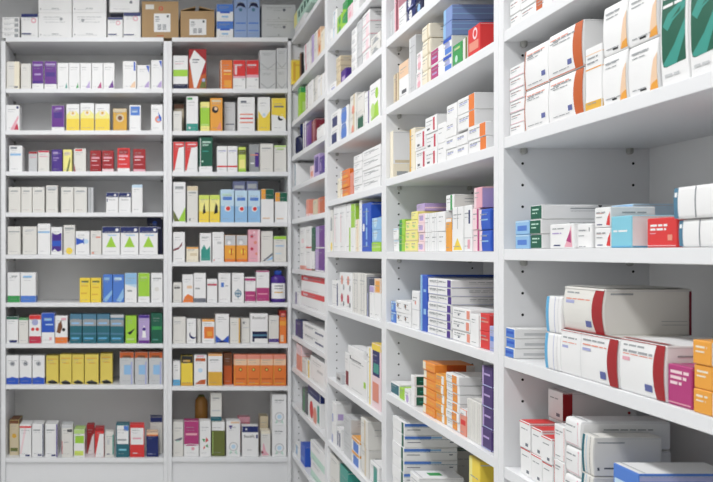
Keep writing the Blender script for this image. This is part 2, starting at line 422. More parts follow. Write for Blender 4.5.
# ---- top of the rear bays
rear_row(37.8, [
 (2, 19.5, 17, 'flat white carton', 'W', [R(.72, .1, .95, .8, 'g')], {'n': 4, 'd': .1}),
 (21, 38, 13.5, 'white carton with navy lid', 'W', [B(.86, 1, 'navy'), C(.75, .72, .16, 'pink'), C(.75, .72, .09, 'W'), R(.02, .14, .6, .2, 'navy')], {'d': .1}),
 (38.3, 72, -13, 'big white carton', 'W', [L(.2, .8, .62), C(.68, .75, .05, 'g'), L(.4, .6, .14, 'ink', .006), R(.05, .1, .08, .16, 'g')], {'n': 2, 'd': .2}),
 (72.4, 106.5, -13, 'big white carton with grey print', 'W', [L(.2, .8, .62), C(.3, .7, .05, 'g'), L(.4, .6, .14, 'ink', .006), R(.05, .1, .08, .16, 'g')], {'n': 2, 'd': .2}),
 (107.5, 123, 17, 'white carton with navy lid', 'W', [B(.88, 1, 'navy'), C(.7, .72, .15, 'pink'), C(.7, .72, .09, 'W'), R(.02, .14, .6, .2, 'navy')], {'d': .14}),
 (123.4, 141, 12.3, 'taller white carton with navy lid', 'W', [B(.86, 1, 'navy'), C(.7, .76, .15, 'pink'), C(.7, .76, .09, 'W'), R(.02, .1, .6, .15, 'navy')], {'d': .14}),
 (109.5, 139.5, -16, 'long white carton lying on two navy lidded ones', 'W', [C(.72, .35, .05, 'ink'), L(.15, .5, .5)], {'yb': 12.2, 'd': .14, 'pos': 'above'}),
 (141.8, 178.6, 2, 'taped brown cardboard shipping box', 'card', [], {'d': .25, 'fn': cardboard_box(False), 'cat': 'cardboard box', 'name': 'cardboard_box'}),
], 'top', WB)
rear_row(37.8, [
 (180.5, 214.5, 6.5, 'small brown cardboard box with raised flaps', 'card', [], {'d': .2, 'fn': cardboard_box(True), 'cat': 'cardboard box', 'name': 'cardboard_box'}),
 (216.5, 233.5, 4, 'white carton with blue upper half', 'W', [B(.55, 1, 'blue2'), R(.2, .46, .8, .56, 'blue'), R(.3, .2, .7, .3, 'lblue')], {'n': 2, 'd': .12}),
 (234.2, 260, -5, 'greyish blue carton with eyelash print', 'eye', [P('dnavy', (.1, .68), (.25, .8), (.5, .84), (.8, .8), (.92, .7), (.75, .72), (.5, .75), (.3, .74)), C(.5, .66, .14, 'steel'), R(.1, .33, .9, .36, 'blue2'), R(.1, .16, .9, .18, 'blue2')], {'m': 2, 'd': .12}),
 (261.5, 296, 4.5, 'long white carton with grey round mark', 'G', [C(.66, .68, .045, 'ink'), L(.35, .6, .64), C(.5, .2, .025, 'g')], {'n': 2, 'd': .18, 'in': .015}),
], 'top', NB)
# ---- wide rear bay
rear_row(89, [
 (6.5, 19.5, 61.5, 'cream white carton with plain front', 'cream', [R(.55, .04, .9, .1, 'ink'), R(0, 0, .6, 1, 'w')]),
 (20.8, 31, 63.5, 'plain white slim carton', 'w', []),
 (32, 43.6, 61, 'light purple carton with white foot', 'W', [B(.2, 1, 'purple'), R(.2, .5, .8, .56, 'lilac'), R(.1, .84, .9, .9, 'lilac'), R(.06, .22, .94, .3, 'violet')]),
 (44.3, 56.8, 61, 'deep purple carton with white foot', 'W', [B(.18, 1, 'purple'), R(.1, .45, .9, .6, 'violet'), R(.1, .86, .9, .92, 'lilac')]),
 (57.3, 68.6, 62.8, 'white carton with teal wedge', 'W', [P('teal', (.7, .04), (.9, .04), (.84, .26))]),
 (68.8, 80, 62.8, 'white carton with green wedge', 'W', [P('green', (.66, .04), (.9, .04), (.84, .26))]),
 (80.2, 91.5, 62.8, 'white carton with lilac wedge', 'W', [P('lilac', (.5, .04), (.9, .04), (.86, .32))]),
 (91.7, 103, 62.8, 'white carton with magenta wedge', 'W', [P('mag', (.5, .04), (.9, .04), (.84, .3))]),
 (103.2, 114.5, 62.8, 'white carton with purple wedge', 'W', [P('purple', (.45, .04), (.95, .04), (.88, .34))]),
 (122.8, 136.4, 61, 'white carton with orange corner patch', 'W', [P('peach', (.55, .06), (.95, .06), (.95, .3), (.7, .2)), R(.82, .66, .95, .98, 'blue')]),
 (137.2, 150, 65, 'white carton with lilac corner patch', 'W', [P('lilac', (.55, .06), (.95, .06), (.95, .34), (.7, .2)), P('blue', (.7, .98), (.95, .98), (.95, .66))]),
 (151, 162.5, 60, 'tall white carton with lilac corner patch', 'W', [P('lilac', (.5, .06), (.95, .06), (.95, .3), (.7, .2)), P('blue', (.7, .98), (.95, .98), (.95, .72))]),
], 'second shelf', WB)
YF = [B(0, .45, 'yel'), P('lyel', (0, .45), (1, .45), (1, .6), (.7, .75), (.3, .75), (0, .6)), C(.5, .66, .22, 'cream'), C(.5, .66, .1, 'gold')]
rear_row(130.7, [
 (6, 19.6, 105, 'white carton with pink flash', 'W', [P('crim', (.5, .03), (.95, .03), (.85, .3)), P('pink', (.3, .03), (.6, .03), (.95, .5), (.9, .6)), R(.78, .86, .94, .96, 'navy')], {'d': .07}),
 (51.5, 64.5, 105.5, 'purple carton with white foot', 'W', [B(.14, 1, 'purple'), R(.15, .5, .85, .75, 'violet'), R(.3, .86, .8, .92, 'lilac')]),
 (66.2, 79.5, 104, 'white and yellow flower carton', 'W', YF), (80.3, 94.3, 103, 'taller white and yellow flower carton', 'W', YF),
 (95, 109.8, 103.8, 'wide white and yellow flower carton', 'W', YF),
 (113, 127, 108.5, 'brownish gold carton', 'gold', [C(.5, .6, .3, 'beige'), C(.5, .6, .17, 'brown'), R(0, .85, 1, 1, 'beige')], {'in': .05}),
 (129.3, 141, 105, 'white carton with blue upper panel', 'W', [R(.08, .6, .92, .95, 'blue2'), R(.2, .72, .7, .78, 'pblue')]),
 (151, 162.8, 104.5, 'white carton with orange and blue ring', 'W', [C(.62, .44, .3, 'salmon'), P('blue', (.62, .72), (.92, .5), (.9, .36), (.7, .4)), C(.64, .42, .13, 'lblue')]),
], 'third shelf', WB)
RR = [R(.1, .62, .85, .7, 'pink'), R(.1, .5, .6, .54, 'lpink'), R(.1, .3, .8, .33, 'pink')]
rear_row(171.6, [
 (9, 22.5, 145.5, 'white carton with blue rule', 'W', [R(.08, .62, .9, .7, 'lblue'), R(.1, .88, .6, .95, 'ink')], {'d': .09}),
 (28.5, 37.4, 151.5, 'grey carton with dark red top', 'G', [B(.9, 1, 'dred'), R(.1, .7, .9, .75, 'pink')], {'in': .03}),
 (38, 49.3, 150.5, 'white carton with dark red rim', 'w', [B(.92, 1, 'crim'), R(.1, .7, .9, .74, 'pink')]),
 (51.6, 62.2, 149.5, 'dark violet carton', 'violet', [R(.1, .8, .6, .9, 'lilac'), R(.1, .6, .7, .64, 'lilac'), R(.1, .5, .5, .53, 'lilac')]),
 (63, 72, 149.5, 'pale yellow green carton', 'lyel', [P('olive', (.35, 0), (.6, 0), (.85, .5), (.8, .7)), R(.15, .75, .85, .9, 'beige')]),
 (73.8, 86, 148.5, 'white carton with small red top mark', 'w', [R(.1, .9, .7, .98, 'red'), P('dred', (0, 0), (.12, 0), (.02, .35), (0, .3))]),
 (90, 101.3, 150.5, 'dark red carton', 'dred', RR, {'in': .03}), (102, 113.8, 150.5, 'red carton with pale foot', 'dred', RR+[B(0, .12, 'lpink')]),
 (117.2, 130, 148, 'bright red carton with white foot', 'red', [R(.1, .75, .9, .95, 'dred'), B(0, .14, 'W')]+RR), (133, 145.6, 149, 'red carton with rosy foot', 'dred', RR+[B(0, .1, 'pink')]),
], 'fourth shelf', WB)
GW = [R(.2, .82, .8, .87, 'g'), L(.2, .7, .1, 'salmon', .003)]
rear_row(212.6, [
 (8.5, 20.5, 187, 'pale grey white carton', 'w', GW), (21, 32, 187, 'grey white carton with fine print', 'w', GW), (32.4, 44.6, 187, 'grey white carton with pale rule', 'w', GW),
 (46, 57.8, 185.3, 'taller grey white carton', 'w', [R(.06, .84, .94, .96, 'G')]+GW), (61, 73.6, 187, 'white carton with grey heading', 'w', GW), (74, 87, 187, 'white carton with broad grey heading', 'w', [R(.1, .8, .9, .85, 'G')]+GW),
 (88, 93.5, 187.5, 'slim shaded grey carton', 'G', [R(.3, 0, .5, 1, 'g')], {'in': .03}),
 (106, 118.3, 192.5, 'white carton with navy star label', 'W', [B(.78, 1, 'navy'), C(.75, .88, .1, 'W'), R(.03, .55, .12, .7, 'navy'), L(.2, .8, .62, 'ink', .005)]),
 (118.6, 131, 192.5, 'white carton with navy cap band', 'W', [B(.78, 1, 'navy'), C(.78, .88, .1, 'W'), L(.2, .8, .62, 'ink', .005)]),
 (131.8, 142.6, 184.6, 'tall white carton with pale blue top', 'W', [B(.9, 1, 'pblue')]),
], 'fifth shelf', WB)
NV = [B(.78, 1, 'navy'), C(.84, .89, .09, 'W'), P('lime', (.2, .26), (.8, .26), (.5, .66)), R(.3, .68, .8, .71, 'lblue')]
rear_row(254.6, [
 (7.5, 20.5, 226.5, 'white carton with grey rule', 'w', [R(.05, .8, .95, .84, 'g')]), (22.5, 36.8, 226.5, 'wide white carton', 'w', [R(.2, .85, .8, .9, 'G')]),
 (37.6, 50.4, 223.6, 'white carton with pale blue heading', 'W', [R(.02, .7, .98, .76, 'lblue')]),
 (51, 62.4, 227, 'white carton with royal blue ribbon shape', 'W', [P('violet', (.05, .1), (.3, .2), (.6, .1), (.95, .14), (.95, .8), (.5, .72), (.05, .8)), P('blue', (.1, .3), (.9, .3), (.9, .5), (.1, .5))]),
 (63.4, 75, 225, 'white carton with yellow dot', 'w', [C(.5, .12, .3, 'yel'), R(.1, .86, .9, .92, 'g')]),
 (75.5, 89.6, 231, 'white carton with blue bow mark', 'W', [P('blue', (.02, .4), (.5, .5), (.5, .62), (.02, .72)), P('blue', (.5, .5), (.62, .42), (.62, .72), (.5, .62)), C(.76, .56, .17, 'pblue')]),
 (90.5, 101.6, 230.7, 'white carton with small red print', 'w', [R(.5, .7, .95, .76, 'salmon'), R(.1, .02, .3, .1, 'salmon')]),
 (102.2, 120, 226.6, 'white carton, navy top, lime triangle', 'W', NV), (120.5, 138.6, 226.6, 'navy topped carton with lime triangle', 'W', NV), (139.2, 157.8, 226.6, 'last navy topped lime triangle carton', 'W', NV),
 (147, 162.5, 217.5, 'tall navy carton', 'dnavy', [C(.5, .85, .15, 'blue'), R(.5, .7, .9, .74, 'lav')], {'in': .085, 'pos': 'behind lime triangles'}),
], 'sixth shelf', WB)
rear_row(302.6, [
 (7.4, 20, 272.5, 'white carton with green foot', 'W', [B(0, .22, 'green'), R(.3, .86, .8, .9, 'g')]), (20.5, 35.8, 272.5, 'white carton with blue foot', 'W', [B(0, .22, 'blue2'), R(.15, .83, .75, .9, 'lblue')]),
 (79.5, 90.3, 278, 'yellow carton with dark heading', 'yel', [R(.15, .82, .85, .9, 'olive'), R(.15, .66, .8, .7, 'gold'), R(.1, .35, .7, .4, 'gold')]), (90.6, 101.2, 278, 'yellow carton with gold rules', 'yel', [R(.15, .82, .85, .9, 'olive'), R(.15, .6, .8, .64, 'gold'), R(.1, .3, .7, .35, 'gold')]),
 (103, 112.4, 274.5, 'blue carton with pale swirl', 'blue2', [P('lblue', (0, .1), (1, .45), (1, .3), (.3, 0)), R(.1, .8, .7, .9, 'lblue')]), (112.8, 124.2, 274.5, 'blue carton with wide swirl', 'blue2', [P('lblue', (.3, .05), (.95, .5), (1, .2), (.7, 0)), R(.1, .8, .8, .9, 'pblue')]),
 (124.8, 137, 273, 'white carton with light blue upper part', 'W', [B(.62, 1, 'lblue'), P('pblue', (0, .62), (1, .62), (1, .5)), R(.2, .36, .6, .42, 'g')]),
 (138, 149.8, 273, 'lime carton with white foot', 'W', [B(.2, 1, 'lime'), R(.2, .82, .8, .88, 'lgreen')]), (151, 162.6, 273, 'white carton with pale dotted print', 'W', [R(.1, .8, .9, .84, 'g'), C(.5, .45, .2, 'w')]),
], 'seventh shelf', WB)
TL = [B(.6, .82, 'g'), B(.82, 1, 'steel'), R(.1, .66, .8, .72, 'lblue'), B(.3, .36, 'steel'), R(.1, .14, .8, .2, 'sky')]
rear_row(343.6, [
 (6.4, 18.2, 316.5, 'white carton with green lid and blue name', 'W', [B(.9, 1, 'dgreen'), R(.25, .02, .92, .12, 'navy')]), (18.8, 28.4, 318, 'white carton with green rim', 'w', [B(.93, 1, 'green')]),
 (29, 41, 315, 'white carton with red pills print', 'W', [B(.85, 1, 'red'), B(0, .25, 'crim'), C(.3, .5, .15, 'red'), C(.7, .5, .15, 'red'), C(.5, .75, .28, 'lav')]),
 (41.4, 54.6, 312.8, 'blue carton with white foot', 'W', [B(.36, 1, 'blue'), R(.2, .75, .8, .82, 'lblue'), R(.3, .6, .9, .64, 'pblue'), R(.6, .1, .8, .2, 'pink')]),
 (55, 67.6, 315.8, 'white carton with brown figure print', 'W', [B(0, .22, 'orange'), P('brown', (.1, .4), (.4, .35), (.6, .6), (.5, .85), (.25, .7)), C(.7, .5, .14, 'k'), R(.5, .85, .9, .93, 'pink')]),
 (69.8, 82, 314, 'dark teal carton', 'dteal', TL), (82.4, 96.4, 314, 'wide dark teal carton', 'dteal', TL), (96.8, 109.8, 314, 'dark teal carton with grey shoulder', 'dteal', TL), (110.2, 124, 314.6, 'dark teal carton with pale top', 'dteal', TL+[B(.9, 1, 'G')]),
 (125.4, 136.6, 315.8, 'lime carton with dark bird mark', 'lime', [P('k', (.15, .38), (.5, .45), (.9, .55), (.6, .38), (.4, .3)), R(.1, .12, .8, .18, 'lgreen')]),
 (138.4, 149.6, 315, 'lilac carton with violet flower', 'lilac', [B(.9, 1, 'violet'), B(0, .1, 'purple'), P('W', (.3, .2), (.7, .2), (.6, .55), (.5, .65), (.4, .55)), C(.5, .5, .16, 'violet')]),
 (151, 162.6, 313, 'dark green carton', 'dgreen', [R(.05, .45, .95, .56, 'green'), R(.1, .1, .6, .14, 'teal')]),
], 'eighth shelf', WB)
BW = [B(0, .22, 'blue'), P('blue', (0, .2), (.5, .26), (1, .2)), C(.5, .72, .2, 'g'), C(.5, .72, .13, 'W'), R(.4, .68, .6, .76, 'ink')]
YL = [R(.1, .86, .9, .9, 'gold'), P('k', (.05, .06), (.5, .14), (.95, .05), (.9, 0), (.3, .0)), R(.3, .7, .8, .73, 'gold')]
OR = [B(.82, 1, 'dorange'), R(.2, .82, .8, .9, 'brown'), R(.3, .3, .9, .6, 'lblue'), R(.8, 0, .9, .7, 'lav')]
rear_row(384.6, [
 (6.2, 18.8, 355.5, 'white carton, blue foot, round grey emblem', 'W', BW), (19.4, 31.8, 355.5, 'blue footed white carton with emblem', 'W', BW), (32.3, 44.6, 355.5, 'last blue footed carton with emblem', 'W', BW),
 (46, 58.6, 355.5, 'yellow carton with black curve', 'dyel', YL, {'in': .02}), (59.6, 71.6, 354.5, 'yellow carton with gold name', 'dyel', YL), (72, 84, 354.5, 'yellow carton between two alike', 'dyel', YL), (84.6, 98.6, 354.5, 'broad yellow carton', 'dyel', YL), (100, 112.6, 353.5, 'tallest yellow carton', 'dyel', YL, {'in': .022}),
 (119.6, 134, 352, 'grey blue carton with orange top', 'G', OR), (134.6, 148, 352, 'orange topped grey carton with blue panel', 'G', OR), (148.8, 162.8, 352, 'orange topped grey carton by upright', 'G', OR),
], 'ninth shelf', WB)
rear_row(457.6, [
 (9.5, 19, 420, 'olive gold carton with brown top', 'lyel', [B(0, 1, 'beige'), B(.9, 1, 'brown'), C(.5, .55, .25, 'gold'), R(.1, .1, .9, .2, 'olive')], {'d': .12, 'in': .05}),
 (19.4, 31.2, 424.5, 'white carton with red rim', 'W', [B(.9, .96, 'red'), R(.5, .03, .9, .08, 'navy'), P('lpink', (0, .1), (.15, .1), (.6, .9), (.4, .9))], {'d': .11}),
 (31.8, 43.6, 424, 'white carton with navy edge', 'W', [R(.92, 0, 1, 1, 'navy'), R(.5, .03, .85, .08, 'navy'), R(.1, .8, .7, .84, 'g')], {'d': .1}), (45, 57.6, 424, 'white carton with violet edge', 'W', [R(.9, 0, 1, 1, 'violet'), R(.5, .03, .85, .08, 'navy'), R(.1, .8, .7, .84, 'g')], {'d': .1}),
 (61.5, 73, 424.6, 'white carton with dark corner patch', 'w', [B(.9, 1, 'G'), R(.5, .78, .95, .86, 'k'), R(0, .1, .06, .5, 'crim'), R(.2, .45, .6, .47, 'g')], {'d': .08}),
 (73.8, 84.8, 429.5, 'white carton with lime panels', 'W', [B(.85, 1, 'lgreen'), R(.1, .5, .95, .78, 'lime'), R(.05, .05, .9, .22, 'lime2')], {'d': .1}),
 (86.6, 94.4, 424.5, 'dark red and white carton', 'dred', [P('W', (.1, 0), (1, 0), (1, .7), (.7, .6))], {'d': .05, 'in': .07}),
 (94.8, 104, 427.8, 'red carton with white sail', 'red', [P('W', (0, 0), (1, 0), (1, .8), (.5, .8)), B(.9, 1, 'dred')], {'d': .06}),
 (105, 114, 432, 'small white carton with teal edge', 'w', [R(.85, .1, 1, .9, 'teal'), R(.2, .5, .5, .7, 'G'), R(.2, .1, .5, .14, 'navy')]),
 (116, 129.3, 424, 'teal carton with white upper half', 'dteal', [R(.06, .4, .96, .96, 'W'), R(.1, .5, .8, .55, 'g'), R(.6, .8, .95, .95, 'blue2'), R(.2, .2, .8, .25, 'cyan')]),
 (129.8, 144.4, 424.5, 'red carton with white upper half', 'red', [R(.04, .38, .96, .9, 'W'), R(.2, .55, .8, .6, 'pink'), R(.2, .1, .5, .13, 'lpink')]),
 (146.3, 158.4, 432, 'navy carton with orange rim', 'navy', [B(.9, 1, 'peach'), B(.85, .9, 'orange'), R(.1, .1, .5, .13, 'lav')], {'d': .06, 'in': .012}),
 (150, 162.6, 417, 'white carton with navy top', 'w', [B(.86, 1, 'navy')], {'in': .09, 'pos': 'behind navy orange one'}),
], 'lowest shelf', WB)
# ---- narrow rear bay
def kite(w, d, h, loc):
    b = carton_mesh(w, d, h, 'dred', [P('dorange', (0, 0), (1, 0), (1, .4), (.5, .3), (0, .5)), P('W', (.28, .02), (.02, .72), (.3, .98), (.97, .7), (.42, .02)), P('olive', (.6, .02), (.98, .02), (.98, .3), (.75, .2)), C(.85, .22, .1, 'lav'), R(.2, .72, .6, .75, 'ink'), R(.2, .66, .5, .68, 'ink')], auto=False)
    return b.build('medicine_carton', None, loc)
rear_row(89, [
 (173, 188, 55.5, 'white carton, lime stripe, navy foot', 'W', [B(.38, .58, 'lime'), B(0, .15, 'dnavy'), R(.1, .75, .7, .78, 'lpink')]),
 (188.8, 206.5, 49, 'dark red carton with white kite panel', 'dred', [], {'fn': kite, 'd': .06}),
 (220.5, 232.6, 60, 'orange carton', 'orange', [R(.25, .6, .9, .66, 'peach'), R(.25, .5, .9, .53, 'yel'), R(.3, .05, .9, .3, 'amber'), R(0, 0, .06, 1, 'cream')]),
 (233, 245.8, 60, 'red topped white carton, big initial', 'W', [B(.45, 1, 'red'), B(.38, .45, 'pink'), R(.1, .8, .7, .86, 'lpink'), R(.12, .5, .3, .8, 'lpink'), R(.7, .3, .9, .36, 'G')]),
 (246.2, 259, 60, 'red topped white carton', 'W', [B(.5, 1, 'red'), B(.4, .5, 'pink'), R(.1, .8, .8, .86, 'lpink'), R(.7, .3, .9, .36, 'G')]),
 (259.8, 276, 50, 'pale grey carton with pointed flap print', 'G', [P('g', (.02, .34), (.5, .04), (.98, .34), (.98, .3), (.5, 0), (.02, .3)), L(.2, .7, .75)], {'n': 2}),
 (276.6, 287.2, 48, 'narrow grey carton with pointed print', 'G', [P('g', (.02, .34), (.5, .04), (.98, .34), (.98, .3), (.5, 0), (.02, .3)), L(.2, .7, .75)], {'n': 2}),
], 'second shelf', NB)
rear_row(131.2, [
 (173.2, 182, 111, 'short white carton', 'w', []), (173.8, 184, 104, 'brown grey carton', 'beige', [B(.85, 1, 'brown')], {'in': .1, 'pos': 'behind short white one'}),
 (186.4, 198.2, 96, 'white carton with green foot', 'W', [B(0, .22, 'teal'), C(.25, .1, .1, 'W'), R(.05, .9, .5, .96, 'green')]),
 (200.4, 209.8, 101.8, 'lime carton with pale top', 'lime', [B(.8, 1, 'lyel'), R(.05, .2, .9, .25, 'lgreen'), B(0, .18, 'lyel')]),
 (210.2, 222.6, 98, 'orange carton with dark round face', 'amber', [C(.4, .65, .28, 'k'), C(.45, .68, .14, 'peach'), P('salmon', (.5, .05), (.95, .05), (.85, .3)), R(.1, .88, .9, .95, 'beige')]),
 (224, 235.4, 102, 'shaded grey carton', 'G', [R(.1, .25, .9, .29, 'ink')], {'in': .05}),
 (238, 255, 97, 'white carton with red rules', 'W', [R(.15, .84, .5, .9, 'ink'), R(.1, .48, .9, .52, 'salmon'), R(.1, .36, .9, .4, 'red'), R(.1, .24, .9, .28, 'salmon')]),
 (258, 270.3, 97, 'white carton with yellow lower half', 'W', [B(0, .4, 'yel'), P('yel', (0, .4), (.4, .4), (0, .6)), P('yel', (1, .4), (.6, .4), (1, .6)), C(.5, .48, .12, 'pblue')]),
 (271.6, 286, 98, 'yellow carton with moon print', 'W', [B(.5, 1, 'yel'), C(.62, .4, .2, 'k'), C(.72, .44, .17, 'W'), R(.15, .72, .85, .77, 'ink'), P('yel', (0, .5), (1, .5), (1, .35), (.8, .45))]),
], 'third shelf', NB)
RD = [P('red', (0, .05), (.12, .05), (.5, .8), (1, .85), (1, 1), (0, 1)), R(.2, .9, .9, .94, 'lpink')]
rear_row(172, [
 (173, 184.4, 141.8, 'white carton with red sweep', 'W', RD), (184.8, 197.6, 141.8, 'second white carton with red sweep', 'W', RD),
 (198.8, 212.6, 137, 'tall dark green carton', 'dgreen', [B(0, .16, 'W'), R(.08, .16, .12, .98, 'W'), R(.25, .84, .9, .88, 'mint'), R(.25, .76, .7, .79, 'mint'), R(.25, .58, .7, .61, 'teal'), C(.25, .3, .07, 'mint')]),
 (217, 227.2, 146, 'white carton with red foot line', 'W', [B(.18, .24, 'red'), R(.1, .8, .9, .84, 'lav')]), (227.5, 237.6, 146, 'twin white carton with red foot line', 'W', [B(.18, .24, 'red'), R(.1, .8, .9, .84, 'lav')]),
 (238.6, 246, 147, 'slim yellow green carton', 'lime2', [B(.7, .9, 'olive'), B(0, .1, 'lime'), R(.1, .15, .9, .5, 'lyel')]),
 (249, 259.2, 144, 'grey and violet carton', 'g', [R(.6, .2, 1, .7, 'violet'), R(.1, .3, .5, .35, 'W'), R(.1, .6, .9, .64, 'salmon')], {'in': .04}),
 (260.4, 273.4, 143.6, 'cream white carton', 'w', [R(.1, .82, .8, .86, 'g')]), (274, 286.4, 145.2, 'white carton with faint green rim', 'w', [B(.93, 1, 'lgreen'), R(.2, .84, .8, .88, 'lgreen')]),
], 'fourth shelf', NB)
PB = [B(0, .5, 'lblue'), C(.52, .42, .24, 'W'), C(.55, .42, .17, 'red'), R(.15, .68, .85, .78, 'blue2'), P('pblue', (0, .5), (1, .5), (.5, .62))]
rear_row(222.4, [
 (173, 185.6, 182, 'white carton with green leaf foot', 'W', [P('lime', (.4, .02), (1, .02), (1, .38), (.7, .2)), P('olive', (0, .3), (.5, .02), (.1, .02), (0, .1)), R(.15, .84, .85, .9, 'g')]),
 (187, 198, 186, 'pale cream carton', 'w', [B(.88, 1, 'beige'), R(.15, .8, .85, .84, 'g'), R(.2, .04, .3, .1, 'k')]),
 (199, 209.2, 195, 'yellow carton with black cat shape', 'lyel', [B(0, .4, 'yel'), B(.85, 1, 'lime2'), P('k', (.35, .3), (.7, .35), (.6, .5), (.55, .72), (.45, .6))]), (209.6, 220, 195, 'second yellow carton with black shape', 'lyel', [B(0, .4, 'yel'), B(.85, 1, 'lime2'), P('k', (.4, .3), (.8, .35), (.8, .6), (.6, .72), (.5, .5))]),
 (220.6, 234.2, 189.4, 'light blue carton with green heading', 'pblue', PB+[R(.1, .8, .8, .88, 'mint')]), (235, 247.4, 190.4, 'light blue carton with red dot', 'pblue', PB), (248, 260.4, 190.4, 'light blue red dot carton, end of row', 'pblue', PB),
 (233, 245.4, 181, 'lavender carton', 'lav', [R(.1, .82, .9, .9, 'W'), C(.5, .6, .2, 'ink')], {'in': .085, 'pos': 'behind light blue ones'}), (246.4, 258, 181, 'lavender carton with white heading', 'lav', [R(.1, .82, .9, .94, 'W'), C(.5, .6, .2, 'ink')], {'in': .085, 'pos': 'behind last blue one'}),
 (261, 273.8, 189, 'white carton with green and orange lid', 'W', [B(.7, 1, 'dgreen'), R(0, .7, .35, 1, 'amber'), R(.1, .1, .7, .14, 'peach')]), (275, 287.4, 192.4, 'shorter green and orange lidded carton', 'W', [B(.7, 1, 'dgreen'), R(0, .7, .38, 1, 'amber'), R(.1, .1, .7, .14, 'peach')]),
], 'fifth shelf', NB)
OY = [B(.62, 1, 'G'), B(.1, .62, 'amber'), B(0, .1, 'orange'), C(.4, .72, .18, 'W'), C(.6, .38, .22, 'yel'), R(.55, .25, .7, .5, 'dorange')]
rear_row(262, [
 (173, 185, 232, 'white carton with maroon swoosh', 'W', [P('maroon', (0, .42), (.5, .5), (.8, .68), (.75, .55), (.45, .42), (0, .36))]),
 (186.4, 198.6, 247, 'short cream carton with orange rim', 'cream', [B(.9, 1, 'amber'), R(.3, .4, .9, .6, 'beige')]),
 (199.8, 211.4, 233, 'white carton with sea green arch', 'W', [P('teal', (.08, .04), (.92, .04), (.92, .55), (.6, .42), (.35, .6), (.08, .4)), L(.15, .8, .85, 'ink', .005)]),
 (212.4, 224, 232, 'white carton with small red dot', 'W', [C(.12, .05, .06, 'red'), R(.4, .6, .8, .68, 'G')]),
 (224.6, 235.6, 235, 'yellow orange carton with grey top', 'amber', OY), (236.2, 247.6, 235, 'grey topped yellow orange carton', 'amber', OY),
 (248.2, 260.2, 229.5, 'pink dotted carton', 'pink', [C(.3, .8, .14, 'crim'), C(.6, .6, .14, 'salmon'), C(.3, .4, .14, 'crim'), C(.7, .25, .12, 'salmon'), C(.5, .92, .1, 'lpink'), R(.8, 0, 1, 1, 'lpink')]),
 (261, 273, 231, 'pale carton with blue diagonal', 'w', [P('ink', (.1, .02), (1, .3), (1, .22), (.3, .02)), P('lblue', (.4, .02), (1, .18), (1, .08))]),
 (273.8, 286.4, 236, 'pale carton with green top', 'w', [B(.88, 1, 'lime'), R(.1, .6, .8, .64, 'lblue'), R(.1, .3, .6, .34, 'pblue')]),
], 'sixth shelf', NB)
rear_row(302.6, [
 (173, 181.8, 282.5, 'short white carton', 'w', [R(.1, .7, .8, .78, 'k')]),
 (182.4, 193.4, 274.5, 'white carton with orange foot', 'W', [P('orange', (0, 0), (1, 0), (1, .2), (.5, .3), (.2, .2)), R(.4, .5, .9, .6, 'peach')]),
 (193.8, 206, 273, 'wide white carton with slate foot', 'W', [B(0, .14, 'ink'), R(.1, .45, .5, .5, 'g')]),
 (207, 217.4, 279, 'white carton with crimson line', 'W', [R(.02, .72, .98, .8, 'crim')]), (218.4, 230.6, 273, 'white carton with blue initial', 'W', [R(.2, .52, .45, .68, 'blue2'), R(.55, .55, .8, .58, 'g')]),
 (232, 244.2, 273, 'white carton with round teal emblem', 'W', [C(.5, .3, .3, 'steel'), C(.5, .3, .22, 'W'), R(.46, .14, .54, .46, 'steel'), R(.3, .27, .7, .33, 'steel')]),
 (245, 255.8, 277, 'white carton with magenta lower half', 'W', [B(.04, .44, 'mag'), B(.86, .96, 'mag'), R(.1, .25, .9, .28, 'pink')]),
 (256.4, 269.4, 270.5, 'tall white carton with magenta foot', 'W', [B(.04, .46, 'mag'), B(.96, 1, 'mag'), R(.1, .25, .9, .28, 'pink')]),
 (271, 286.6, 270.5, 'royal blue lotion bottle with white label', 'blue', [], {'fn': bottle('violet', 'blue', 'W'), 'cat': 'bottle', 'd': .06}),
], 'seventh shelf', NB)
rear_row(343.6, [
 (173, 185.8, 317, 'plain white carton', 'w', [R(.05, .8, .6, .84, 'G')]), (186.6, 196.2, 318.8, 'white carton with navy ring', 'W', [C(.7, .35, .45, 'navy'), C(.8, .42, .44, 'W')]),
 (197.2, 201, 319, 'very slim white carton', 'w', [], {'in': .03}),
 (202, 214.8, 319.5, 'white carton with orange square', 'W', [R(.15, .2, .95, .7, 'orange'), R(.4, .3, .8, .5, 'amber'), B(.92, 1, 'amber')]),
 (215.4, 229.2, 314, 'white carton with blue pointed foot', 'W', [P('blue', (0, .02), (1, .02), (1, .28), (.5, .08), (0, .28)), P('navy', (.04, .02), (.96, .02), (.5, .1)), L(.2, .6, .88, 'ink', .005)]),
 (230, 240.2, 318, 'white carton with gold edge', 'w', [R(.88, 0, 1, 1, 'gold')]), (241, 249.6, 318, 'white carton with grey initial', 'w', [C(.3, .82, .14, 'd'), R(.2, .6, .9, .64, 'G')], {'in': .03}),
 (250.4, 268, 313.5, 'white carton headed Remisol, navy bars', 'W', [TX('Remisol', .1, .82, .021, 'k'), R(.1, .3, .98, .4, 'dnavy'), R(.1, .21, .98, .3, 'steel'), R(.1, .16, .98, .24, 'dnavy'), R(.1, .05, .22, .16, 'dnavy')], {'auto': False}),
 (268.8, 279, 315.5, 'white carton with violet foot', 'w', [B(.04, .16, 'violet'), R(.2, .8, .8, .84, 'G')]), (279.6, 286.3, 310.5, 'tall orange red carton', 'orange', [B(.8, 1, 'dred'), B(.55, .68, 'amber'), R(.2, .85, .8, .92, 'salmon'), R(.1, .05, .6, .25, 'peach')]),
], 'eighth shelf', NB)
OG = [B(.66, .86, 'peach'), B(.86, 1, 'salmon'), R(.1, .2, .9, .24, 'dorange'), C(.5, .52, .14, 'dred'), C(.5, .52, .08, 'lime2'), R(.1, .05, .9, .09, 'amber'), R(0, 0, .05, .66, 'amber')]
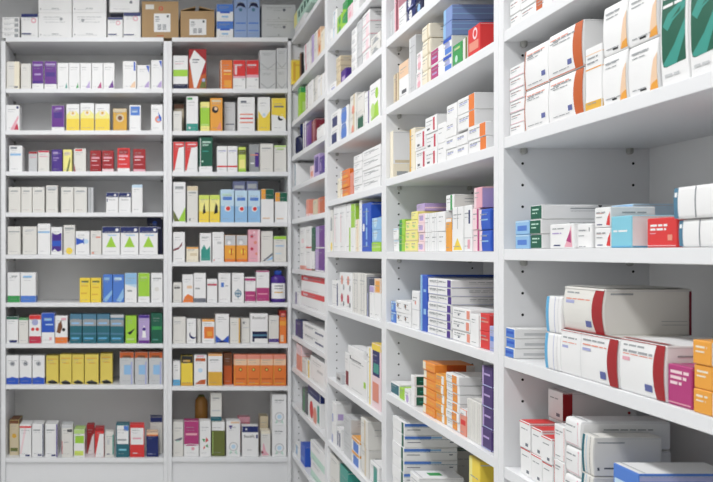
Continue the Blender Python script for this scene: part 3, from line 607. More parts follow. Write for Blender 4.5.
rear_row(386, [
 (172.8, 180.4, 361, 'white carton with sky blue foot', 'W', [B(0, .24, 'sky'), R(.3, .6, .7, .65, 'G')]), (181, 192.8, 355.5, 'yellow carton with black top', 'yel', [B(.76, 1, 'k'), B(0, .1, 'gold'), R(.15, .8, .8, .86, 'gold')]),
 (194, 206.8, 355, 'white carton with orange swoosh foot', 'W', [R(.1, .8, .9, .9, 'dorange'), P('dorange', (.05, .04), (.9, .04), (.95, .2), (.5, .18)), C(.5, .5, .18, 'pblue'), R(.2, .94, .8, .99, 'pink')]),
 (208, 222.4, 354, 'white carton with golden lower half', 'W', [B(0, .44, 'gold'), B(.95, 1, 'amber'), L(.1, .8, .8, 'ink', .005)]),
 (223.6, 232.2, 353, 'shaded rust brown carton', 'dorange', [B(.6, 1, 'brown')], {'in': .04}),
 (234, 286.2, 354.5, 'orange carton with peach top', 'orange', OG, {'m': 4, 'd': .05}),
], 'ninth shelf', NB)
DD = [C(.5, .28, .34, 'G'), C(.5, .28, .26, 'W'), C(.5, .28, .16, 'pblue'), P('mint', (.2, .05), (.4, .1), (.3, .2)), P('mint', (.8, .05), (.6, .1), (.7, .2)), L(.2, .8, .8, 'ink', .004)]
rear_row(457, [
 (173, 183.4, 422, 'white carton with grey swoosh', 'w', [P('ink', (.1, .48), (.9, .56), (.9, .5), (.4, .42)), R(.3, .42, .6, .46, 'mint')]),
 (184, 199, 421, 'magenta carton with white foot', 'W', [B(.3, 1, 'mag'), P('W', (0, .3), (.4, .36), (1, .3), (1, .34), (0, .34)), C(.6, .22, .12, 'pink'), R(.1, .6, .9, .66, 'pink')]),
 (199.6, 211, 421, 'white carton with leafy red print', 'W', [P('green', (.2, .5), (.4, .4), (.5, .5)), P('red', (.5, .4), (.8, .45), (.6, .55)), P('green', (.5, .3), (.8, .25), (.7, .35)), P('red', (.3, .2), (.5, .25), (.4, .32))]),
 (211.6, 225, 421.5, 'olive green carton with white top', 'olive', [B(.74, 1, 'W'), R(.05, .05, .1, .7, 'lgreen')], {'d': .08, 'in': .014}),
 (210.6, 221.8, 393, 'tall grey white carton', 'w', [B(0, .16, 'dteal'), R(.1, .35, .9, .4, 'G'), R(.2, .8, .8, .84, 'g')], {'yb': 421.2, 'in': .02, 'pos': 'on the olive carton'}),
 (195, 208.5, 396, 'amber bottle', 'brown', [], {'fn': bottle('glass', 'olive', None, .9, name='syrup_bottle'), 'in': .12, 'd': .07, 'cat': 'bottle', 'pos': 'behind'}),
 (226.4, 240.4, 421, 'white carton with violet initial', 'W', [P('violet', (.15, .88), (.45, .88), (.3, .76)), *DD[:5], R(.3, .94, .95, .99, 'peach')]),
 (242, 258.6, 426, 'white carton headed Betafit, navy top', 'W', [R(0, .8, 1, 1, 'navy'), C(.25, .9, .06, 'W'), TX('Betafit', .1, .62, .021, 'k'), R(.86, .6, .97, .72, 'navy'), R(.3, .2, .6, .23, 'G')], {'auto': False}),
 (238, 250, 417, 'rosy red carton', 'crim', [B(.85, 1, 'pink')], {'in': .09, 'd': .05, 'pos': 'behind Betafit'}),
 (260, 268.4, 416, 'dim beige carton', 'beige', [], {'in': .09, 'pos': 'behind pink curve'}),
 (261, 270.6, 431, 'cream carton with pink curve', 'w', [P('pink', (.1, .02), (.9, .04), (.5, .2), (.3, .5), (.2, .5)), C(.1, .16, .14, 'maroon'), B(.9, 1, 'cream')]),
 (272.2, 286.6, 394.5, 'white carton with round wreath print', 'W', DD, {'n': 2, 'd': .07}),
], 'lowest shelf', NB)

# ======================================================= side bays, from the entrance end
B1, B2, B3, B4 = 'first side bay', 'second side bay', 'third side bay', 'end side bay'
def arc(c, u0, u1, bow=.04, f='f'):
    n = 8; a = [(u0+bow*(1-(2*i/n-1)**2)*-1+bow*.0, i/n) for i in range(n+1)]; b_ = [(u1, i/n) for i in range(n, -1, -1)]
    return P(c, *a, *b_, f=f)
QR = [R(.8, .08, .93, .2, 'navy')]
SM = [L(.08, .8, .7, 'salmon', .003), L(.08, .5, .5, 'g', .002)]
# first bay, top visible shelf
GRN = [P('dgreen', (.06, .97), (.06, .24), (.1, .18), (.2, .17), (.95, .19), (.95, .97)), P('teal', (.08, .2), (.2, .175), (.6, .18), (.95, .42), (.95, .56), (.55, .36)), P('teal', (.1, .56), (.3, .66), (.95, .76), (.95, .66), (.5, .58), (.3, .5)), P('dgreen', (.45, .6), (.8, .69), (.75, .64)), L(.12, .5, .9, 'W', .009), L(.12, .8, .8, 'W', .009), L(.12, .85, .72, 'W', .006), L(.15, .7, .08, 'G', .005)]
side_row(0, 1, [
 (504, 521, -4, 'white carton with red print', 'W', SM, {'n': 2, 'd': .1}), (521.5, 537, -26, 'white carton with grey print', 'W', SM, {'n': 3, 'd': .12}),
 (537.3, 553, -40, 'white carton with orange band', 'W', SM+[R(.0, 0, .42, 1, 'dorange')], {'n': 3, 'd': .12}),
], 'top shelf', B1)
side_row(0, 2, [
 (505.6, 525, 61.5, 'small white carton with red print', 'W', SM+[B(0, .05, 'pink')], {'n': 6, 'd': .09}),
 (526, 549.6, 39, 'large white carton with dark square', 'W', [L(.08, .85, .86, 'salmon', .004), L(.08, .4, .78, 'ink', .003), R(.74, .2, .9, .32, 'slate'), R(0, 0, .03, 1, 'dorange'), B(0, .02, 'dorange')], {'n': 2, 'd': .2, 'bev': .003}),
 (550, 585, 18.5, 'large white carton with curved orange band', 'W', [L(.05, .6, .86, 'salmon', .004), L(.05, .3, .78, 'ink', .003), R(.58, .16, .7, .28, 'slate'), arc('dorange', .79, 1, .045), B(0, .02, 'dorange')], {'n': 2, 'd': .2, 'bev': .003}),
 (586.3, 603, 42, 'white carton with orange stripes', 'W', [B(.885, .9, 'peach'), B(.65, .67, 'amber'), B(0, .14, 'gold'), L(.1, .8, .75, 'ink', .003)], {'d': .14}),
 (604.5, 629, -4, 'white carton with peach corner', 'W', [P('peach', (.7, .02), (1, .02), (1, .75), (.88, .6)), P('amber', (.72, .02), (1, .02), (1, .2), (.8, .14)), L(.1, .7, .84, 'ink', .003), L(.4, .62, .06, 'k', .004)], {'n': 2, 'd': .13, 'bev': .003}),
 (630, 660, -18, 'broad white carton with peach corner', 'W', [P('peach', (.72, .02), (1, .02), (1, .72), (.88, .6)), P('amber', (.72, .02), (1, .02), (1, .2), (.8, .14)), L(.1, .7, .84, 'ink', .003), L(.4, .62, .06, 'k', .004)], {'n': 2, 'd': .13, 'bev': .003}),
 (663, 691, -34, 'dark green carton, white border', 'W', GRN, {'d': .12, 'bev': .003, 'auto': False}),
 (692, 722, -50, 'dark green carton, pale foot', 'W', GRN, {'d': .12, 'bev': .003, 'auto': False}),
], 'second shelf', B1)
BK = [R(0, 0, .1, 1, 'steel'), R(.02, .7, .08, .85, 'W'), R(.5, 0, .52, 1, 'ink'), R(.97, 0, 1, 1, 'steel')]
side_row(0, 3, [
 (516, 530, 220, 'light blue carton', 'lblue', [R(.15, .25, .85, .65, 'blue2'), B(.92, 1, 'pblue')], {'n': 2, 'd': .1, 'auto': False, 'in': .004}),
 (531, 542.5, 204.5, 'green carton with white side', 'W', [R(0, 0, 1, 1, 'dgreen'), L(.15, .8, .66, 'mint', .004), L(.15, .6, .4, 'mint', .003), C(.62, .96, .02, 'd', 's'), R(.3, .72, .78, .8, 'g', 's'), R(.3, .55, .85, .58, 'g', 's')], {'n': 3, 'd': .17, 'auto': False, 'in': .004}),
 (551, 575, 223, 'white carton with pink flame', 'W', [P('pink', (.62, .03), (.95, .03), (.9, .95), (.75, .4)), P('mag', (.7, .3), (.9, .2), (.88, .75)), L(.1, .6, .8, 'ink', .003), R(.16, .08, .45, .13, 'navy'), L(.1, .5, .6, 'lilac', .003)], {'d': .07, 'in': .006, 'auto': False}),
 (578, 593, 223.5, 'plain white carton, small black marks', 'W', [R(.82, .7, .87, .88, 'd'), L(.1, .6, .03, 'g', .002)], {'d': .07}),
 (595, 611, 206.5, 'white carton with red flame', 'W', [P('red', (.75, .1), (1, .05), (1, .8), (.85, .5)), L(.1, .6, .7, 'salmon', .003), R(.15, .1, .5, .15, 'navy')], {'n': 2, 'd': .07, 'in': .01}),
 (612, 633, 215, 'light cyan carton with white side', 'cyan', [L(.1, .8, .5, 'W', .004), R(.0, 0, .95, 1, 'W', 's'), C(.5, .5, .12, 'G', 's'), B(0, .04, 'sky')], {'d': .065, 'in': .008, 'auto': False}),
 (612, 634, 203.5, 'wide pale blue carton', 'pblue', [R(0, .5, 1, 1, 'lblue')], {'d': .13, 'in': .09, 'auto': False, 'pos': 'behind the cyan one'}),
 (648, 678, 216.5, 'red carton with white name', 'red', [L(.1, .7, .72, 'W', .0045), L(.1, .66, .58, 'W', .0045), L(.1, .3, .46, 'pink', .002), R(.72, .22, .88, .42, 'salmon'), R(0, .03, 1, .05, 'lpink')], {'d': .09, 'in': .014, 'auto': False}),
 (680, 724, 217, 'bound white carton with blue spine', 'W', BK, {'d': .16, 'in': .006, 'bev': .004, 'auto': False}),
 (675, 721, 182, 'bound white carton with blue spine', 'W', BK, {'d': .16, 'in': .002, 'bev': .004, 'yb': 217, 'auto': False, 'pos': 'lying on its lower twin'}),
], 'eye-level shelf', B1)
BIGR = lambda: [L(.06, .7, .84, 'ink', .004), L(.06, .85, .76, 'salmon', .0035), R(.06, .68, .3, .72, 'lav')]
side_row(0, 4, [
 (506.5, 515.5, 329, 'flat white carton with blue end', 'W', [R(0, 0, 1, 1, 'blue2'), R(.1, .4, .9, .7, 'blue'), R(.2, .3, .85, .6, 'G', 's')], {'n': 3, 'd': .09, 'in': .002, 'auto': False}),
 (547, 562, 297, 'white carton with sky blue edge', 'W', [R(0, 0, .2, 1, 'sky'), R(.6, 0, .63, 1, 'lav'), R(.85, 0, .87, 1, 'G')], {'n': 2, 'd': .12, 'in': .004, 'bev': .004, 'auto': False}),
 (562.6, 621, 339.5, 'long white carton, curved red band', 'W', [L(.04, .3, .82, 'ink', .004), L(.04, .3, .72, 'salmon', .003), R(.04, .6, .15, .66, 'lav'), R(.38, .0, .384, 1, 'G'), L(.42, .78, .86, 'ink', .004), L(.42, .82, .76, 'salmon', .004), R(.42, .64, .56, .7, 'lav'), R(.72, .1, .81, .26, 'slate'), arc('dred', .87, 1, .03), R(0, .985, 1, 1, 'dred'), R(0, .0, 1, 1, 'w', 't'), R(0, .0, 1, .05, 'dred', 't')], {'d': .12, 'in': .006, 'bev': .003, 'auto': False}),
 (621.6, 668, 345.5, 'large white carton, curved red edge', 'W', [L(.08, .55, .88, 'ink', .004), L(.08, .74, .76, 'ink', .005), L(.08, .74, .72, 'salmon', .003), R(.08, .6, .25, .67, 'pink'), R(.58, .1, .74, .23, 'slate'), arc('dred', .82, 1, .05), R(0, .985, 1, 1, 'dred'), R(0, 0, 1, .05, 'dred', 't'), R(.1, .8, .6, .83, 'g', 's')], {'d': .15, 'in': .006, 'bev': .003, 'auto': False}),
 (566.5, 607, 289, 'carton with broad red band', 'w', [L(.08, .4, .86, 'ink', .004), L(.08, .72, .72, 'salmon', .004), R(.08, .63, .3, .7, 'lav'), R(.58, .12, .72, .26, 'slate'), arc('dred', .8, 1, .05), R(.06, .88, .32, .92, 'g', 's'), R(.97, 0, 1, 1, 'maroon', 's'), R(.65, .3, .95, .31, 'g', 's'), R(.65, .22, .95, .23, 'g', 's'), B(.97, 1, 'w')], {'d': .135, 'in': .012, 'yb': 329, 'bev': .003, 'pos': 'lying on the long red ones', 'auto': False, 'bow': .005}),
 (668.6, 693, 368, 'magenta carton with white name', 'mag', [L(.1, .9, .8, 'lpink', .006), L(.1, .8, .66, 'lpink', .006), L(.1, .6, .52, 'lpink', .006), R(0, .04, 1, .07, 'pink')], {'d': .1, 'in': .006, 'auto': False}),
 (694, 713, 342, 'amber yellow carton', 'amber', [L(.15, .8, .7, 'cream', .004), L(.15, .7, .5, 'cream', .003), R(0, 0, 1, 1, 'W', 's')], {'n': 3, 'd': .1, 'in': .002, 'auto': False}),
], 'fourth shelf', B1)
SR = [L(.15, .8, .72, 'ink', .003), R(.6, .1, .85, .22, 'ink'), R(0, 0, 1, 1, 'lpink', 't'), B(.96, 1, 'red')]
side_row(0, 5, [
 (520.5, 531, 424, 'small white carton, red top edge', 'W', SR, {'n': 2, 'd': .055, 'auto': False}), (531.5, 542, 431, 'white carton with red top edge', 'W', SR, {'n': 2, 'd': .055, 'auto': False}), (542.5, 553, 439.5, 'red edged white carton', 'W', SR, {'n': 2, 'd': .055, 'auto': False}),
 (549, 563.5, 393, 'white carton with red side', 'W', [L(.15, .8, .72, 'ink', .003), R(.6, .1, .85, .22, 'ink'), R(0, 0, .13, 1, 'dred', 's'), C(.9, .3, .02, 'dred', 's')], {'n': 3, 'd': .14, 'in': .07, 'pos': 'in the back stack', 'auto': False}),
 (554, 565, 427.5, 'tall white carton, red outline', 'W', [R(.02, .02, .05, .98, 'red'), R(.95, .02, .98, .98, 'red')], {'n': 2, 'd': .09}),
 (566, 582, 421.5, 'white carton with rounded edge', 'W', [R(.1, .08, .9, .1, 'pink'), R(.86, .1, .88, .9, 'pink'), C(.85, .9, .04, 'pink')], {'n': 3, 'd': .15, 'bev': .006}),
 (583.5, 595, 437, 'white carton with teal edge', 'w', [R(0, 0, .22, 1, 'dteal'), R(.4, 0, .44, 1, 'lblue'), R(.75, 0, .78, 1, 'd'), R(.05, .85, .45, .88, 'g', 's'), R(.15, .18, .95, .22, 'd', 's'), R(.05, .14, .08, .22, 'd', 's')], {'n': 2, 'd': .11, 'bev': .003, 'auto': False}),
 (614, 640, 474, 'flat blue carton with white lid', 'blue2', [R(0, 0, 1, 1, 'W', 't'), R(.05, .2, .6, .8, 'pblue'), R(.0, 0, 1, .96, 'lav', 's'), R(.0, .7, .7, .9, 'blue2', 's')], {'d': .14, 'in': .01, 'auto': False}),
], 'lowest shelf', B1)
# ---------------- second bay
side_row(1, 1, [
 (388, 395, 8, 'grey white carton', 'G', [R(.6, 0, .7, 1, 'g')], {'d': .06}), (395.4, 399, -6, 'maroon and pink carton', 'pink', [R(.5, 0, 1, 1, 'maroon'), R(0, 0, .2, 1, 'lpink')], {'d': .08}), (400, 407, 1, 'white carton, grey print', 'W', [], {'n': 2, 'd': .07}),
 (407.6, 416, -8, 'navy carton with white print', 'navy', [C(.4, .6, .2, 'W'), R(.2, .1, .8, .2, 'lav'), R(.1, .1, .9, .5, 'blue2', 's')], {'n': 2, 'd': .07}), (416.6, 424, -20, 'blue black carton', 'dnavy', [C(.5, .4, .2, 'lblue')], {'n': 2, 'd': .07}),
 (424.6, 436, -34, 'white carton, faint rule', 'W', [], {'n': 2, 'd': .07}),
], 'top shelf', B2)
side_row(1, 2, [
 (394.5, 399, 72, 'thin beige carton', 'beige', [R(.5, 0, .7, 1, 'brown')], {'d': .07}), (400, 409.5, 58, 'white carton with peach top', 'W', [B(.6, 1, 'peach'), R(.3, .15, .8, .25, 'd')], {'d': .09}),
 (410, 416.5, 34, 'tall grey white carton', 'G', [R(.1, 0, .2, 1, 'W')], {'d': .09}), (417, 422.5, 50, 'white carton with pink marks', 'W', [C(.5, .3, .3, 'pink'), C(.5, .7, .3, 'lpink')], {'n': 2, 'd': .08}),
 (423, 431, 22, 'cream carton with rounded edge', 'cream', [R(.7, 0, .9, 1, 'beige')], {'n': 4, 'd': .11, 'bev': .005}), (431.5, 443.5, 43, 'purple carton with white side', 'W', [R(.0, .06, .62, .97, 'mag'), R(.1, .4, .5, .5, 'lilac')], {'n': 2, 'd': .07}),
 (444.4, 453, 35, 'white and blue carton', 'W', [C(.5, .5, .3, 'lav'), R(.2, .05, 1, .4, 'blue2'), R(0, .8, 1, 1, 'blue')], {'n': 2, 'd': .1}), (444.4, 453, 4, 'wide sky blue carton', 'film', [R(.0, .0, .3, 1, 'lblue'), R(0, .35, 1, .42, 'lblue', 's'), R(0, .75, 1, .8, 'lblue', 's')], {'n': 2, 'd': .27, 'yb': 34.5, 'pos': 'on the blue cartons', 'auto': False}),
 (453.6, 463, 40, 'green carton with pale print', 'green', [C(.4, .35, .15, 'mint'), R(.2, .75, .8, .85, 'lgreen')], {'d': .08}), (463.6, 468.5, 36, 'cream white carton with olive edge', 'w', [R(.6, 0, 1, 1, 'olive')], {'d': .08}),
 (469, 481, 22, 'red carton with round white mark', 'red', [C(.6, .75, .2, 'lpink'), C(.6, .75, .12, 'red'), R(.1, .2, .9, .5, 'salmon'), R(0, 0, 1, 1, 'red', 's')], {'d': .2, 'auto': False}),
], 'second shelf', B2)
side_row(1, 3, [
 (387.4, 394, 130.5, 'cream carton with white side', 'cream', [R(0, .3, 1, 1, 'W', 's'), R(.1, .32, .9, .38, 'beige', 's'), R(.1, .2, .9, .3, 'cream', 's'), R(.2, .05, .8, .14, 'g', 's')], {'d': .055, 'auto': False}), (410.6, 415.8, 127, 'pale cream carton', 'cream', [R(0, 0, .3, 1, 'gold')], {'d': .09}),
 (416, 426, 128, 'white carton with crimson bar', 'W', [R(.75, .1, .92, .9, 'crim'), R(.2, .2, .45, .32, 'd')], {'n': 2, 'd': .09}), (426.6, 438, 113.5, 'white carton with red mark', 'W', [R(.7, .1, .85, .9, 'crim'), R(.15, .2, .4, .32, 'd')], {'n': 3, 'd': .1}),
 (438.6, 446.6, 121, 'white carton beside orange ones', 'W', [], {'n': 2, 'd': .1}),
 (447.2, 468.4, 131, 'white carton, small blue print', 'W', [L(.08, .7, .6, 'lav', .004)], {'n': 2, 'm': 2, 'd': .1}),
 (447.2, 457.4, 101.5, 'white carton with blue print', 'W', [L(.15, .7, .6, 'lav', .004)], {'n': 2, 'd': .2, 'yb': 131, 'pos': 'upper pile'}),
 (458, 475, 92, 'white carton, broad orange band', 'W', [L(.1, .6, .6, 'lav', .004), R(.68, 0, 1, 1, 'orange')], {'n': 2, 'd': .25, 'yb': 128, 'pos': 'upper pile'}),
 (469, 487, 121, 'low white carton, orange end', 'W', [L(.08, .5, .6, 'lav', .004), R(.68, 0, 1, 1, 'orange'), R(.1, .3, .8, .5, 'navy', 's')], {'n': 2, 'd': .22}),
], 'third shelf', B2)
side_row(1, 4, [
 (394.5, 399.5, 228, 'white carton with blue cap', 'W', [B(.9, 1, 'pblue')], {'n': 2, 'd': .06}), (400, 405.4, 219, 'fresh green carton', 'lime', [R(0, 0, .5, 1, 'green'), B(.48, .52, 'lgreen')], {'n': 2, 'd': .07}),
 (406, 418.4, 219.5, 'pale yellow green carton', 'lyel', [B(.0, .08, 'beige'), R(.2, .3, .6, .5, 'lgreen')], {'n': 3, 'm': 2, 'd': .08}), (412.2, 418.4, 211, 'single pale yellow carton', 'lyel', [], {'d': .07, 'yb': 219.3, 'pos': 'on the yellow pile'}),
 (419, 425.4, 213, 'lilac carton', 'lpink', [R(.2, .2, .8, .8, 'lilac')], {'n': 4, 'd': .09}), 
 (426, 438.6, 212, 'white carton, fine grey rules', 'W', [R(.4, 0, .44, 1, 'G'), R(.8, 0, .84, 1, 'G')], {'n': 2, 'm': 2, 'd': .09}), (439, 446, 211, 'white carton, plain', 'W', [], {'n': 2, 'd': .09}),
 (417.5, 425.5, 203, 'flat lilac carton', 'lilac', [R(0, .3, .9, .5, 'lpink', 's'), R(.9, 0, 1, 1, 'red', 's')], {'d': .18, 'yb': 211.6, 'pos': 'across lilac stack', 'in': .03}),
 (446.8, 452.6, 218, 'orange carton with white top', 'amber', [B(.9, 1, 'W'), R(.1, .3, .9, .34, 'amber')], {'d': .09}), (453, 464, 206, 'white carton, yellow flame', 'W', [P('yel', (.1, .02), (.95, .02), (.5, .3)), R(.0, .5, .05, 1, 'g'), R(.5, .5, .54, 1, 'g')], {'d': .1}),
 (447, 455, 194, 'white carton with green stripe', 'W', [R(.55, 0, .8, 1, 'green'), R(0, 0, 1, 1, 'w', 's')], {'d': .1, 'yb': 207, 'in': .02, 'pos': 'on top'}),
 (464.6, 473, 204.5, 'white carton with navy mark', 'W', [R(.6, .6, .8, .9, 'navy'), R(.1, 0, .14, 1, 'G'), B(.28, .3, 'G'), R(.5, .05, .8, .25, 'pink')], {'d': .1}),
 (473.4, 480, 208, 'soft pink carton', 'lpink', [R(.7, 0, 1, 1, 'mag')], {'n': 2, 'd': .09}), (480.4, 492, 208, 'royal blue carton', 'blue', [R(.1, .45, .8, .52, 'lblue'), R(0, 0, .2, 1, 'lpink'), R(.2, .8, .8, .84, 'blue2')], {'n': 2, 'd': .09, 'bev': .003}),
 (475, 483, 186.5, 'mauve pink carton', 'pink', [R(.0, .0, .3, 1, 'lpink'), R(0, 0, 1, .95, 'lilac', 's')], {'d': .12, 'yb': 207.5, 'in': .014, 'pos': 'on the blue stack'}),
], 'eye-level shelf', B2)
PRP = [L(.1, .7, .55, 'ink', .003), B(.0, .05, 'g')]
side_row(1, 5, [
 (391.6, 396.4, 302, 'light blue carton', 'blue2', [B(.9, 1, 'pblue'), R(.1, .2, .5, .8, 'lblue')], {'n': 2, 'd': .06}), (397, 412, 302.5, 'white carton with brown print', 'W', [C(.3, .6, .1, 'brown'), L(.3, .8, .3, 'ink', .003)], {'n': 2, 'm': 2, 'd': .08}),
 (413, 420, 291.5, 'tall white carton', 'W', [C(.5, .7, .1, 'salmon'), B(.5, .52, 'G')], {'d': .08}), (421.4, 428, 275, 'big blue carton', 'blue', [R(0, 0, .3, 1, 'lblue'), R(.5, .3, .9, .4, 'lblue'), R(.5, .7, .9, .75, 'lblue'), R(.6, .2, .9, .9, 'w', 's')], {'d': .25, 'auto': False}),
 (429, 452, 280, 'flat white carton, purple end', 'W', [L(.06, .35, .6, 'ink', .003), R(.42, 0, .43, 1, 'g'), L(.5, .8, .6, 'ink', .003), R(.86, 0, 1, 1, 'violet'), B(0, .05, 'lav')], {'n': 7, 'd': .17}),
 (453, 471, 310, 'white carton with red stripe', 'W', [R(.8, .1, .97, .9, 'salmon'), R(.3, .3, .4, .45, 'ink'), R(0, 0, 1, .05, 'G')], {'n': 3, 'd': .1}), (471.4, 479.6, 315, 'plain white slim carton', 'W', [], {'d': .09}),
 (480, 490, 314.5, 'red carton with white edge', 'red', [R(0, 0, .1, 1, 'W'), R(.2, .5, .9, .6, 'salmon')], {'n': 2, 'd': .09}), (490.4, 497, 327, 'lavender blue carton', 'lav', [R(.1, .4, .9, .6, 'blue2')], {'d': .09}),
], 'fifth shelf', B2)
OS = [B(0, .06, 'W'), R(.1, .3, .6, .6, 'amber'), R(.8, 0, 1, 1, 'peach')]
side_row(1, 6, [
 (392, 400, 385, 'teal and white carton', 'W', [R(.0, .1, 1, .9, 'dteal')], {'d': .06}), (400.5, 405, 389, 'small lime carton', 'lime', [], {'d': .06}), (405.5, 411, 391, 'white carton with purple dot', 'W', [C(.5, .3, .25, 'lilac')], {'d': .06}),
 (411.6, 415, 376, 'green carton with white end', 'W', [R(.08, .04, 1, .96, 'dgreen', 's'), R(.2, .4, .8, .5, 'teal', 's')], {'n': 3, 'd': .07, 'auto': False}),
 (424, 436, 365, 'orange carton', 'orange2', [R(0, 0, .25, 1, 'cream'), R(.3, .35, .9, .6, 'amber'), B(0, .05, 'orange'), R(.3, 0, .8, 1, 'dorange', 's'), R(.8, 0, 1, 1, 'W', 's')], {'n': 6, 'd': .1, 'auto': False}), (436.4, 446.4, 377, 'orange and cream carton', 'amber', [R(.6, 0, .85, 1, 'W'), R(0, .2, .5, .6, 'orange2')], {'n': 5, 'd': .09}),
 (447, 460, 377, 'white carton with orange stripe', 'W', [R(.48, 0, .85, 1, 'orange2'), R(.5, .35, .8, .5, 'amber'), B(0, .05, 'G'), R(.82, 0, 1, 1, 'violet', 's')], {'n': 6, 'd': .2}),
 (461, 467.4, 411, 'coral red carton', 'salmon', [R(.1, .4, .9, .6, 'red'), B(.8, 1, 'W')], {'d': .08}), (468, 482, 404, 'bent white booklet carton', 'w', [R(.3, 0, .33, 1, 'g'), R(.7, 0, .73, 1, 'g')], {'d': .1, 'm': 3}),
 (482.6, 493, 368, 'violet carton with pale edge', 'plum', [R(0, 0, .15, 1, 'lilac'), R(.2, .55, .8, .65, 'lilac'), B(0, .06, 'lav')], {'n': 4, 'd': .09, 'auto': False}),
 (461, 481, 381, 'white grey carton', 'W', [R(0, .0, 1, .06, 'G')], {'n': 3, 'd': .1, 'in': .12, 'pos': 'behind the booklets'}),
], 'sixth shelf', B2)
BG = [R(.0, .72, .5, .95, 'blue2', 's'), R(.5, .76, .7, .92, 'lblue', 's'), R(.0, .66, 1, .69, 'steel', 's'), R(.05, .4, .3, .46, 'ink', 's'), R(.85, .4, .92, .5, 'ink', 's'), R(.8, 0, .95, 1, 'dgreen')]
side_row(1, 7, [
 (393.5, 405, 423, 'white carton with blue fade', 'W', BG, {'n': 6, 'd': .15, 'in': .004, 'auto': False}),
 (411, 420, 478, 'white carton with green name', 'W', [R(.3, .3, .7, .6, 'green', 't')], {'d': .12}),
 (436, 446, 449, 'grey white carton', 'w', [B(.95, 1, 'dgreen')], {'d': .09, 'in': .17, 'pos': 'standing deep inside'}),
 (470, 481, 462, 'yellow carton with pale edge', 'yel', [R(0, 0, .3, 1, 'lyel')], {'d': .08}),
], 'lowest shelf', B2)
# ---------------- third bay
side_row(2, 0, [
 (329.4, 333, 28, 'slim white carton', 'W', [], {'n': 2, 'd': .06}), (333.4, 337.4, 8, 'tall white carton', 'W', [R(.3, 0, .5, 1, 'pblue')], {'n': 2, 'd': .06}),
 (338, 343, 12, 'lime green carton', 'lime', [C(.5, .5, .2, 'green')], {'n': 2, 'd': .07}), (343.4, 348, -2, 'bright green carton with gold side', 'green', [P('lime', (0, 0), (1, .2), (0, .6)), R(.2, .2, .9, .9, 'olive', 's')], {'n': 2, 'd': .12}),
 (348.6, 353.4, 2, 'pinkish white carton', 'lpink', [R(.2, .3, .8, .6, 'pink')], {'d': .07}), (354, 360, -8, 'white carton', 'W', [], {'d': .07}),
], 'top shelf', B3)
side_row(2, 1, [
 (330, 337, 80, 'low white carton', 'W', [R(.2, .3, .8, .5, 'lav')], {'d': .06}), (337.4, 341.4, 55, 'beige carton', 'beige', [B(.5, .54, 'brown')], {'n': 3, 'd': .05}),
 (342, 347, 67, 'dark violet carton', 'violet', [R(.2, .2, .8, .5, 'lilac'), C(.6, .5, .2, 'lav', 's')], {'d': .06, 'auto': False}),
 (352.4, 357.4, 26, 'white carton in tall pile', 'W', [R(.1, .4, .8, .6, 'G')], {'n': 5, 'd': .07}), (358, 362.6, 18, 'grey carton in tall pile', 'G', [], {'n': 4, 'd': .07}),
 (363.2, 370.6, 8, 'white carton with pink end', 'W', [R(.5, 0, .9, .8, 'lpink'), B(0, .06, 'pink')], {'n': 4, 'd': .07}), (371.4, 381, 30, 'white carton with grey shape', 'w', [P('g', (.1, .2), (.9, .3), (.5, .8))], {'n': 2, 'd': .08}),
], 'second shelf', B3)
side_row(2, 2, [
 (332, 340.4, 108, 'white carton, navy square', 'W', [R(.1, .1, .7, .7, 'navy')], {'n': 2, 'd': .06}), (341.4, 349.4, 104, 'white carton with blue circle', 'W', [C(.45, .45, .35, 'blue2')], {'n': 2, 'd': .06}),
 (351, 357, 92, 'pale beige carton', 'w', [R(.5, 0, .8, 1, 'beige'), C(.5, .2, .2, 'salmon')], {'n': 2, 'd': .07}), (358, 365, 111, 'dark green carton', 'w', [R(.1, .1, .9, .8, 'dgreen')], {'d': .07}), (358, 365, 91, 'grey white carton', 'w', [], {'d': .07, 'yb': 111, 'pos': 'on the green one'}),
 (365.6, 370, 90, 'tall white carton with violet edge', 'W', [R(.8, 0, 1, 1, 'violet')], {'d': .07}), (370.8, 381, 78, 'white carton with lime leaves', 'W', [P('lime', (.1, .05), (.9, .1), (.8, .5), (.4, .4)), C(.7, .7, .15, 'lime'), C(.3, .3, .2, 'lgreen')], {'d': .08}),
], 'third shelf', B3)
side_row(2, 3, [
 (338.4, 341, 178, 'cream carton', 'cream', [], {'d': .05}), (341.4, 350.6, 168, 'orange carton', 'orange', [R(0, 0, .2, 1, 'cream'), R(.3, .1, .8, .4, 'amber')], {'n': 3, 'd': .07}), (351, 354, 172, 'small salmon carton', 'salmon', [], {'d': .05}),
 (354.6, 362.6, 153, 'white carton, faint print', 'W', [B(0, .04, 'g')], {'n': 5, 'd': .07}), (363.2, 381, 143.5, 'wide white carton, dark print', 'W', [L(.4, .9, .6, 'ink', .004), B(0, .03, 'g')], {'n': 4, 'd': .1}),
], 'fourth shelf', B3)
